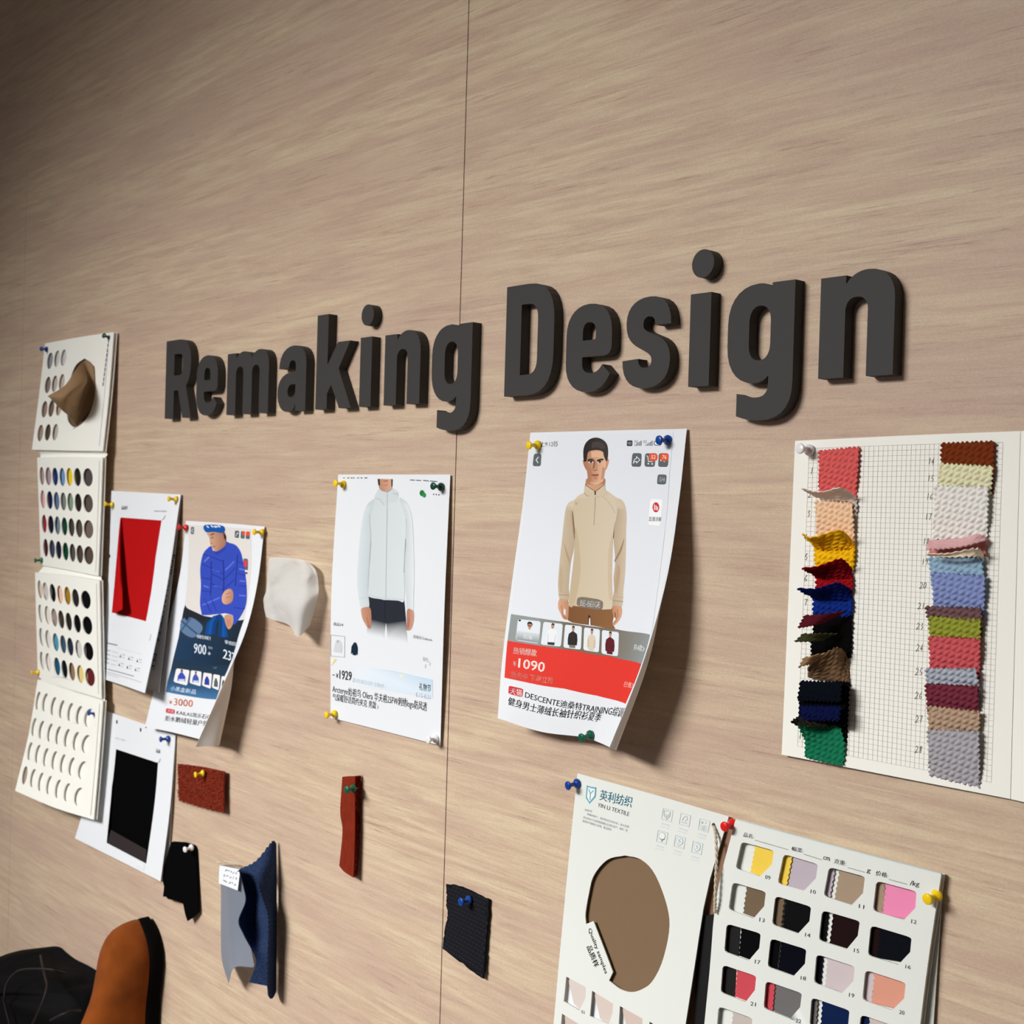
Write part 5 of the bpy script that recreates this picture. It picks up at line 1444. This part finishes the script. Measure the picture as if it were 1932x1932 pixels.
def tube(name, pts, r, m, parent, n=8, smooth=True):
    pts = np.asarray(pts, float)
    V, Fc = [], []
    for i, p in enumerate(pts):
        t = pts[min(i + 1, len(pts) - 1)] - pts[max(i - 1, 0)]
        t = t / np.linalg.norm(t)
        a = np.cross(t, [0.3, 1, 0.2]); a /= np.linalg.norm(a)
        b = np.cross(t, a)
        rr = r[i] if hasattr(r, '__len__') else r
        V += [p + rr * (a * math.cos(2 * math.pi * k / n) + b * math.sin(2 * math.pi * k / n)) for k in range(n)]
    for i in range(len(pts) - 1):
        for k in range(n):
            a, b = i * n + k, i * n + (k + 1) % n
            Fc.append((a, b, b + n, a + n))
    Fc.append(tuple(range(n - 1, -1, -1)))
    Fc.append(tuple(range((len(pts) - 1) * n, len(pts) * n)))
    return mk(name, V, Fc, m, parent, smooth)


cp_ = crom(np.array([(1347, 1558, .006), (1350.5, 1580, .010), (1352, 1620, .016), (1350.5, 1660, .018), (1349.5, 1700, .018), (1349, 1722, .016)]), np.linspace(0, 1, 60))
base = unproj(cp_[:, :2], cp_[:, 2])
k_ = np.arange(60)
for ph in (0, math.pi):
    w_ = np.stack([np.cos(k_ * .9 + ph) * .0008, np.sin(k_ * .9 + ph) * .0008, np.zeros(60)], 1)
    tube('hang_cord', base + w_, .0008, M['cord'], lf, 6)
_e = Ink(ls, zy)
_e.el(1652, 610, 17, 22, (72, 58, 46), 1)
_e.build('cord_hole', lf, 8, 12)


# ------------------------------------------------------------------ loose swatches on the wall
def cloth(name, surf, outline, m, parent=None, th=.001, off=0.0, nu=12, nv=12, z=None):
    uv = surf.inv([(z(*p) if z else p) for p in outline])
    return plate(name, surf, uv, [], th, m, parent, off, nu, nv)


def pinked(pts, step=7.0, amp=2.2, closed=True):
    out = []
    n = len(pts)
    s = 1
    for i in range(n if closed else n - 1):
        a, b = np.array(pts[i], float), np.array(pts[(i + 1) % n], float)
        L = np.linalg.norm(b - a)
        k = max(1, int(L / step))
        nn = np.array([-(b - a)[1], (b - a)[0]]) / max(L, 1e-6)
        for j in range(k):
            out.append(tuple(a + (b - a) * j / k + nn * amp * s)); s = -s
    return out


def pile(name, surf, uvs, length, m, parent, lean=(0, 0, -1), seed=1):
    r = np.random.default_rng(seed)
    p, nrm = surf.pts(uvs), surf.normals(uvs)
    V, Fc = [], []
    for q, nn in zip(p, nrm):
        d = nn * .9 + np.array(lean) * r.uniform(.5, 1.3) + r.normal(0, .45, 3)
        d = d / np.linalg.norm(d) * length * r.uniform(.6, 1.25)
        s = np.cross(d, [0, 1, .3]); s = s / np.linalg.norm(s) * .0005
        b = len(V)
        V += [q - s, q + s, q + d * .6 + s * .7, q + d]
        Fc += [(b, b + 1, b + 2), (b, b + 2, b + 3)]
    o = mk(name, V, Fc, m, parent)
    o['kind'] = 'stuff'
    return o


z9 = Z(130, 1280, 4.39)
RUST = fabric((126, 44, 26), 'noise', 500, .0004, sheen=.2)
fr = empty('fleece_swatch', P(380, 1487, 0.002))
tag(fr, 'small rust brown fluffy fleece swatch held by a yellow pin', 'fabric swatch')
js = Surf([zs(z9, [(903, 708, .004), (1100, 732, .005), (1284, 772, .009)]), zs(z9, [(908, 860, .004), (1090, 900, .006), (1278, 940, .010)]), zs(z9, [(912, 1005, .004), (1090, 1060, .006), (1280, 1106, .010)])])
sheet('fleece_cloth', js, 10, 8, .0025, RUST, fr, disp=lambda uv: rng.normal(0, .0004, len(uv)))
jg = np.stack(np.meshgrid(np.linspace(0, 1, 62), np.linspace(0, 1, 52)), -1).reshape(-1, 2) + rng.normal(0, .006, (62 * 52, 2))
pile('fleece_pile', js, jg, .0036, fabric((134, 48, 28), 'noise', 501, .0002, vary=.3, vscale=260), fr, seed=3)

zm = Z(300, 1420, 3.774)
st = empty('fabric_swatch', P(660, 1560, 0.003))
tag(st, 'narrow rust brown folded fabric strip held by a green pin, left of the seam', 'fabric swatch')
ms = Surf([zs(zm, [(1305, 172, .006), (1350, 168, .011), (1396, 168, .012)]), zs(zm, [(1290, 420, .006), (1345, 430, .011), (1394, 430, .012)]), zs(zm, [(1306, 560, .006), (1348, 570, .011), (1394, 570, .012)]), zs(zm, [(1283, 806, .006), (1322, 852, .011), (1384, 890, .012)])])
sheet('strip_front', ms, 8, 24, .001, fabric((122, 42, 26), 'noise', 300, .0006, vary=.12, vscale=90), st)
mp = Surf([zs(zm, [(1398, 168, .010), (1440, 164, .002)]), zs(zm, [(1396, 430, .010), (1430, 430, .002)]), zs(zm, [(1394, 570, .010), (1424, 570, .002)]), zs(zm, [(1386, 880, .010), (1412, 872, .002)])])
sheet('strip_side', mp, 5, 40, .0022, RUST, st, disp=lambda uv: rng.normal(0, .0005, len(uv)))
mg = np.stack(np.meshgrid(np.linspace(0, 1, 12), np.linspace(0, 1, 110)), -1).reshape(-1, 2) + rng.normal(0, .006, (12 * 110, 2))
pile('strip_pile', mp, mg, .0024, fabric((150, 54, 30), 'noise', 501, .0002), st, seed=5)

z6 = Z(0, 1500, 4.472)
bs2 = Surf([[(305, 1580, .004), (340, 1585, .005), (378, 1590, .003)], [(305, 1665, .007), (340, 1672, .010), (378, 1680, .004)], [(305, 1745, .010), (340, 1750, .014), (378, 1756, .006)]])
o = cloth('fabric_swatch', bs2, [(1440, 402), (1460, 392), (1560, 398), (1630, 420), (1648, 440), (1655, 470), (1668, 800), (1675, 990), (1632, 1030), (1581, 1063), (1560, 1000), (1545, 918), (1480, 890), (1415, 876), (1400, 858), (1375, 858), (1384, 770), (1375, 735), (1372, 690), (1385, 600), (1400, 540), (1412, 510)], fabric((6, 6, 7)), None, .002, z=z6)
tag(o, 'small plain black cloth scrap held by a white pin, beside the black window card', 'fabric swatch')

zn = Z(780, 1620, 7.43)
ns = Surf([[(835, 1662, .003), (930, 1700, .004)], [(830, 1795, .004), (915, 1850, .006)]])
no = []
WV = [(455, 358), (620, 380), (800, 440), (930, 515), (1062, 585), (1050, 780), (1030, 1000), (1005, 1330), (992, 1480), (980, 1685), (905, 1640), (840, 1590), (640, 1440), (408, 1262), (420, 1160), (440, 1000), (470, 850), (478, 750), (455, 650), (470, 520)]
for i, a in enumerate(WV):
    b = WV[(i + 1) % len(WV)]
    for k in range(4):
        no.append((a[0] + (b[0] - a[0]) * k / 4 + rng.normal(0, 5), a[1] + (b[1] - a[1]) * k / 4 + rng.normal(0, 4)))
o = cloth('woven_swatch', ns, no, fabric((24, 24, 28), 'noise', 250, .0006), None, .0018, z=zn)
tag(o, 'black basket-weave fabric scrap held by a blue pin, right of the seam', 'fabric swatch')
# raised weave cells on the scrap
nuv = ns.inv([zn(*p) for p in WV])


def inside(p, poly):
    c = False
    for i in range(len(poly)):
        a, b = poly[i], poly[i - 1]
        if (a[1] > p[1]) != (b[1] > p[1]) and p[0] < (b[0] - a[0]) * (p[1] - a[1]) / (b[1] - a[1]) + a[0]:
            c = not c
    return c


V_, F_ = [], []
for i in range(14):
    for j in range(18):
        cu, cv = (i + .5 * (j % 2) + .3) / 14, (j + .5) / 18
        if not all(inside((cu + a, cv + b), nuv) for a, b in ((-.025, 0), (.025, 0), (0, -.02), (0, .02))):
            continue
        for s_ in range(4):
            u0 = cu - .026 + s_ * .0145
            q = [(u0, cv - .022), (u0 + .011, cv - .022), (u0 + .011, cv + .022), (u0, cv + .022), (u0 + .0055, cv - .016), (u0 + .0055, cv + .016)]
            b = len(V_)
            V_ += list(ns.at(q, [0, 0, 0, 0, .0009, .0009]))
            F_ += [(b, b + 3, b + 5, b + 4), (b + 1, b + 4, b + 5, b + 2), (b, b + 4, b + 1), (b + 3, b + 2, b + 5)]
mk('weave_ribs', V_, F_, fabric((58, 58, 66), 'noise', 300, .0002), o).location = (0, 0, 0)

# gauze scrap
zt = Z(480, 1020, 8.78)
tr = Surf([zs(zt, [(255, 285, .003), (420, 278, .008), (610, 290, .010), (800, 318, .012), (900, 362, .010)]),
           zs(zt, [(215, 520, .006), (330, 560, .013), (600, 530, .008), (850, 520, .018), (1020, 500, .010)]),
           zs(zt, [(195, 800, .006), (330, 770, .009), (500, 800, .015), (790, 780, .024), (1055, 720, .010)]),
           zs(zt, [(150, 1050, .006), (300, 1060, .010), (452, 1010, .025), (760, 1060, .032), (1050, 920, .014)]),
           zs(zt, [(185, 1262, .006), (350, 1320, .010), (560, 1392, .022), (725, 1585, .030), (925, 1410, .016)])])
mat('gauze', (240, 240, 238), 0.85, ('noise', 800, 0.0002), 0.1, trans=0.28)


def crumple(uv):
    x, y = uv[:, 0], uv[:, 1]
    return .0014 * np.sin(9 * x + 5 * y) * np.cos(7 * y - 4 * x) + .0006 * np.sin(21 * x - 9 * y + 1) + .0003 * np.sin(31 * y + 11 * x)


o = sheet('gauze_swatch', tr, 40, 48, .0004, M['gauze'], None, disp=crumple)
tag(o, 'crumpled translucent white gauze scrap pinned right of the blue jacket printout', 'fabric swatch')

# denim bundle with sheer strip and paper note
db = empty('fabric_bundle', P(465, 1740, 0.004))
tag(db, 'folded blue denim and sheer grey cloth bundle with a small handwritten paper note', 'fabric bundle')
DN = fabric((40, 54, 84), 'noise', 700, .0005, vary=.3, vscale=420)
DI = fabric((22, 29, 48), 'noise', 700, .0004, vary=.2, vscale=420)
d1 = Surf([zs(zm, [(568, 832, .046), (690, 770, .030), (800, 640, .012), (836, 648, .003)]), zs(zm, [(670, 878, .040), (735, 868, .031), (800, 860, .016), (838, 860, .003)]), zs(zm, [(738, 1030, .032), (772, 1030, .022), (806, 1030, .012), (838, 1030, .003)]),
           zs(zm, [(782, 1180, .028), (800, 1180, .019), (818, 1180, .011), (838, 1180, .003)]), zs(zm, [(778, 1420, .027), (797, 1420, .019), (816, 1420, .011), (837, 1420, .003)]), zs(zm, [(776, 1640, .026), (795, 1650, .018), (814, 1660, .010), (836, 1650, .003)]), zs(zm, [(782, 1730, .024), (799, 1752, .018), (815, 1742, .010), (834, 1705, .003)])])


def zigu(U, V):
    k = np.arange(U.shape[0])
    U = U.copy()
    tz = np.abs((k % 4) - 2) - 1
    U[:, 0] += .055 * tz
    V = V.copy()
    kk = np.arange(U.shape[1])
    V[0] += .006 * (np.abs((kk % 4) - 2) - 1)
    return U, V


sheet('denim_outer', d1, 48, 160, .0012, DN, db, umap=zigu)
d2 = Surf([zs(zm, [(570, 836, .045), (640, 850, .030), (700, 890, .022)]), zs(zm, [(605, 960, .034), (670, 960, .016), (735, 985, .018)]), zs(zm, [(618, 1060, .030), (690, 1060, .012), (770, 1080, .016)]), zs(zm, [(570, 1195, .046), (670, 1195, .018), (785, 1190, .016)]),
           zs(zm, [(604, 1290, .042), (690, 1300, .020), (782, 1300, .016)]), zs(zm, [(664, 1410, .034), (720, 1415, .024), (780, 1420, .018)]), zs(zm, [(690, 1500, .030), (735, 1510, .024), (780, 1520, .018)]), zs(zm, [(642, 1636, .036), (710, 1650, .028), (778, 1664, .020)])])
sheet('denim_inner', d2, 14, 60, .0012, DN, db)
d3 = Surf([zs(zm, [(426, 800, .008), (500, 810, .010), (590, 830, .010)]), zs(zm, [(440, 950, .010), (520, 955, .012), (620, 970, .012)]), zs(zm, [(440, 1300, .014), (530, 1300, .020), (640, 1300, .016)]), zs(zm, [(448, 1480, .018), (545, 1500, .030), (675, 1500, .020)]), zs(zm, [(494, 1640, .026), (535, 1530, .034), (668, 1530, .024)])])
sheet('sheer_strip', d3, 16, 30, .0004, mat('sheer_grey', (150, 158, 172), 0.7, ('noise', 900, .0002), .2, trans=.22), db)
d4 = Surf([zs(zm, [(430, 802, .012), (578, 832, .014)]), zs(zm, [(425, 930, .014), (560, 982, .018)])])
sheet('paper_note', d4, 2, 2, .0003, M['paper'], db)
nt_ = Ink(d4, zm)
for k, (a, b) in enumerate([((468, 838), (560, 858)), ((455, 872), (565, 900)), ((452, 908), (548, 944))]):
    for j in range(5):
        x = a[0] + (b[0] - a[0]) * (j + .2) / 5
        y = a[1] + (b[1] - a[1]) * (j + .2) / 5
        q_ = rng.uniform(-8, 10, (6, 2)) + (x + 6, y)
        nt_.ln([tuple(v) for v in q_[:3]], 2.4, (70, 70, 84), 1); nt_.ln([tuple(v) for v in q_[3:]], 2.4, (70, 70, 84), 1)
nt_.build('handwriting', db)
tube('fringe_thread', unproj([zm(410, 775), zm(430, 785), zm(490, 775), zm(530, 785), zm(575, 800)], [.012, .010, .014, .012, .012]), .0009, M['cord'], db, 6)

# ------------------------------------------------------------------ suede clog hung sole to the wall
ctr = P(268, 1727, .012)
CX = P(304, 1810, .008)[0] - 0.046
TZ = ctr[2]
cl = empty('suede_clog', (CX, 0, TZ - .15))
tag(cl, 'tan suede clog with black sole, toe up against the wall at bottom left', 'shoe')
SUEDE = fabric((126, 64, 22), 'noise', 500, .0004, sheen=.08, vary=.2, vscale=30)


def halfw(t):
    t = min(max(t, 0), 1)
    return .046 * (math.sin(math.pi / 2 * min(1, (t / .20)) ** .75) if t < .2 else 1 - .22 * math.sin(math.pi * min(1, (t - .2) / .55)) ** 2 * (1 if t < .75 else 1)) * (1 if t < .86 else math.sqrt(max(0, 1 - ((t - .86) / .145) ** 2)))


LEN = .285


def shoe_loft(name, ts, prof, m, n=28, smooth=True):
    V, Fc = [], []
    for t in ts:
        for k in range(n):
            a = 2 * math.pi * k / n
            x, y = prof(t, a)
            V.append((CX + x, -y, TZ - t * LEN))
    for i in range(len(ts) - 1):
        for k in range(n):
            a, b = i * n + k, i * n + (k + 1) % n
            Fc.append((a, b, b + n, a + n))
    Fc.append(tuple(range(n - 1, -1, -1)))
    Fc.append(tuple(range((len(ts) - 1) * n, len(ts) * n)))
    return mk(name, V, Fc, m, cl, smooth)


def sole_prof(t, a):
    w = max(halfw(t), .0015)
    c, s = math.cos(a), math.sin(a)
    f = lambda v, e: math.copysign(abs(v) ** e, v)
    return w * 1.02 * f(c, .45), .0135 + .0125 * f(s, .35) * min(1, .55 + .45 * t / .04)


ts1 = [0, .002, .005, .012, .025, .045, .07, .10, .14, .2, .3, .4, .5, .6, .7, .8, .86, .9, .94, .97, .99, 1.0]
shoe_loft('black_sole', ts1, sole_prof, mat('sole_rubber', (8, 7, 8), .8, None, .05))


def up_h(t):
    pts = [(0, .004), (.02, .024), (.05, .037), (.1, .046), (.18, .053), (.28, .058), (.38, .066), (.48, .079), (.58, .093), (.66, .100)]
    for (a, b), (c, d) in zip(pts, pts[1:]):
        if t <= c:
            k = (t - a) / (c - a)
            return b + (d - b) * k
    return pts[-1][1]


def up_prof(t, a):
    w = max(halfw(t), .002) * .955
    c, s = math.cos(a), math.sin(a)
    f = lambda v, e: math.copysign(abs(v) ** e, v)
    h = up_h(t)
    if s < 0:
        return w * f(c, .6), .025 + .002 * s
    return w * f(c, .85) * (1 - .12 * s * (t > .3)), .025 + h * f(s, .8)


shoe_loft('suede_upper', [.006, .012, .022, .035, .05, .07, .095, .125, .16, .2, .25, .3, .35, .4, .45, .5, .55, .6, .66], up_prof, SUEDE, 40)


def strap(name, t0, t1, a0, a1, lift, m, th=.003):
    V, Fc = [], []
    n = 16
    for t in (t0, (t0 + t1) / 2, t1):
        for k in range(n + 1):
            a = a0 + (a1 - a0) * k / n
            x, y = up_prof(t, a)
            V.append((CX + x * (1 + lift / .05), -(y + lift), TZ - t * LEN))
    m0 = len(V)
    V += [(x, y + th, z) for x, y, z in V]
    for i in range(2):
        for k in range(n):
            a = i * (n + 1) + k
            Fc += [(a, a + n + 1, a + n + 2, a + 1), (m0 + a, m0 + a + 1, m0 + a + n + 2, m0 + a + n + 1)]
    ring = list(range(n + 1)) + [2 * (n + 1) + n] + list(range(3 * (n + 1) - 2, 2 * (n + 1) - 1, -1))
    for a, b in zip(ring, ring[1:] + ring[:1]):
        Fc.append((a, b, m0 + b, m0 + a))
    return mk(name, V, Fc, m, cl, True)


strap('buckle_strap', .585, .69, .15, 1.9, .004, fabric((140, 74, 28), 'noise', 500, .0003))
_b = up_prof(.58, 1.12)
tube('black_buckle', [(CX + _b[0] - .002, -(_b[1] + .007), TZ - .553 * LEN), (CX + _b[0], -(_b[1] + .008), TZ - .60 * LEN), (CX + _b[0] - .002, -(_b[1] + .008), TZ - .66 * LEN)], .0042, mat('buckle_black', (10, 10, 11), .35), cl)
# heel footbed below the open back
shoe_loft('footbed', [.62, .7, .8, .88, .94, .985], lambda t, a: (max(halfw(t), .002) * .9 * math.copysign(abs(math.cos(a)) ** .6, math.cos(a)), .027 + .004 * math.sin(a)), mat('cork', (120, 86, 58), .8))

# ------------------------------------------------------------------ black soft bag with cords, bottom-left corner
bg = empty('drawstring_bag', P(60, 1932, 0.02))
tag(bg, 'soft black bag with thin loose cords in the bottom-left corner, left of the tan clog', 'bag')
rim = [(-40, 1850), (0, 1818), (12, 1803), (30, 1795), (52, 1791), (66, 1793), (76, 1802), (95, 1817), (118, 1829), (140, 1843), (152, 1858), (163, 1868), (170, 1884), (176, 1915), (178, 1960), (170, 2020), (130, 2080), (40, 2100), (-60, 2060), (-100, 1960), (-80, 1890)]
rm = crom(np.array(rim + rim[:1], float), np.linspace(0, 1, 97))[:-1]
RW = unproj(rm, .045)
cen = RW.mean(0) + np.array([0, 0, .03])
V_, F_ = [], []
NR = 14
for i in range(NR + 1):
    f = i / NR
    for k, q in enumerate(RW):
        sc = math.cos(f * math.pi / 2) ** .8 if f < 1 else .02
        p = cen + (q - cen) * max(sc, .02)
        dep = .045 + .075 * math.sin(f * math.pi / 2)
        fold = .006 * math.sin(k * .42 + 4 * f) * f * (1 - f) * 3 + .004 * math.sin(k * .21 - 6 * f)* f
        V_.append((p[0], -(dep + fold), p[2]))
nk = len(RW)
V_ += [(cen[0] + (q[0] - cen[0]) * .93, -.002, cen[2] + (q[2] - cen[2]) * .93) for q in RW]
for i in range(NR):
    for k in range(nk):
        a, b = i * nk + k, i * nk + (k + 1) % nk
        F_.append((a, a + nk, b + nk, b))
F_.append(tuple(NR * nk + k for k in range(nk)))
o0 = (NR + 1) * nk
for k in range(nk):
    F_.append((k, (k + 1) % nk, o0 + (k + 1) % nk, o0 + k))
F_.append(tuple(o0 + k for k in range(nk - 1, -1, -1)))
mk('bag_body', V_, F_, mat('bag_black', (9, 9, 11), .75, ('noise', 60, .003), .08), bg, True)
CM = mat('bag_cord', (34, 28, 27), .6)
for pl in ([(20, 1940, .125), (9, 1895, .13), (8, 1880, .132), (13, 1855, .128), (28, 1836, .12), (45, 1829, .112), (80, 1828, .098), (105, 1831, .085), (122, 1836, .066)],
           [(76, 1803, .060), (79, 1820, .084), (85, 1845, .106), (88, 1860, .115), (84, 1880, .122), (74, 1905, .128), (60, 1935, .132)],
           [(95, 1925, .128), (115, 1915, .122), (135, 1908, .108), (152, 1907, .088)]):
    c_ = crom(np.array(pl, float), np.linspace(0, 1, 40))
    tube('bag_cord', unproj(c_[:, :2], c_[:, 2]), .0016, CM, bg, 8)

# ------------------------------------------------------------------ push pins
PINS = [
    ('blue', (77.6, 658), (88, 659), .006, 'blue push pin at the top left corner of the tall folded swatch card'),
    ('dark green', (195.7, 633), (207, 636.9), .006, 'dark green push pin at the top right corner of the tall folded swatch card'),
    ('yellow', (197.7, 950.8), (211, 952.5), .005, 'yellow push pin on the left edge of the red cloth card'),
    ('yellow', (318, 941), (332.3, 942), .005, 'yellow push pin at the top right of the red cloth card'),
    ('red', (336.4, 994.3), (351, 995.5), .004, 'red push pin at the top left of the blue jacket printout'),
    ('yellow', (479.5, 1003.6), (494.3, 1004.3), .004, 'yellow push pin at the top right of the blue jacket printout'),
    ('green', (65.8, 1057.5), (78.7, 1056.6), .010, 'green push pin on the left edge of the tall folded swatch card'),
    ('yellow', (59.4, 1269.4), (72.5, 1268.3), .011, 'yellow push pin low on the left edge of the tall folded swatch card'),
    ('blue', (167.7, 1345), (180, 1347), .016, 'blue push pin on the bottom panel of the tall folded swatch card'),
    ('blue', (302.9, 1395), (316.8, 1394), .004, 'blue push pin at the top right of the black cloth card'),
    ('yellow', (368.7, 1462), (382.8, 1458.8), .009, 'yellow push pin in the rust fleece swatch'),
    ('white', (348.7, 1603), (361, 1599), .006, 'white push pin in the plain black cloth scrap'),
    ('yellow', (633, 911.6), (647, 913.6), .004, 'yellow push pin at the top left of the grey hooded jacket printout'),
    ('dark green', (817, 917), (831.6, 918.6), .004, 'dark green push pin at the top right of the grey hooded jacket printout'),
    ('yellow', (616, 1349), (630.7, 1347), .004, 'yellow push pin at the bottom left of the grey hooded jacket printout'),
    ('white', (808, 1396), (822, 1394), .004, 'white push pin at the bottom right of the grey hooded jacket printout'),
    ('yellow', (997.6, 840.3), (1014, 839.7), .004, 'yellow push pin at the top left of the beige top printout'),
    ('blue', (1243.4, 830.4), (1259.5, 830.4), .004, 'blue push pin at the top right of the beige top printout'),
    ('green', (1097, 1392.3), (1113.6, 1387), .026, 'green push pin at the bottom edge of the beige top printout'),
    ('white', (1509.6, 846.4), (1526, 848.9), .004, 'white push pin at the top left of the squared paper card'),
    ('blue', (1071, 1482.5), (1088.4, 1478.3), .004, 'blue push pin at the top left of the textile leaflet'),
    ('red', (1367, 1559.7), (1381.5, 1555), .005, 'red push pin in the centre fold of the textile leaflet'),
    ('yellow', (1749.5, 1696.6), (1767, 1688.8), .006, 'yellow push pin at the right edge of the textile leaflet'),
    ('blue', (869.5, 1701.7), (884.3, 1698), .005, 'blue push pin in the black basket-weave scrap'),
    ('green', (653.7, 1490), (666, 1488), .013, 'green push pin in the narrow rust brown strip'),
]
for a in PINS:
    push_pin(*a)

bpy.data.scenes.remove(_tscene)
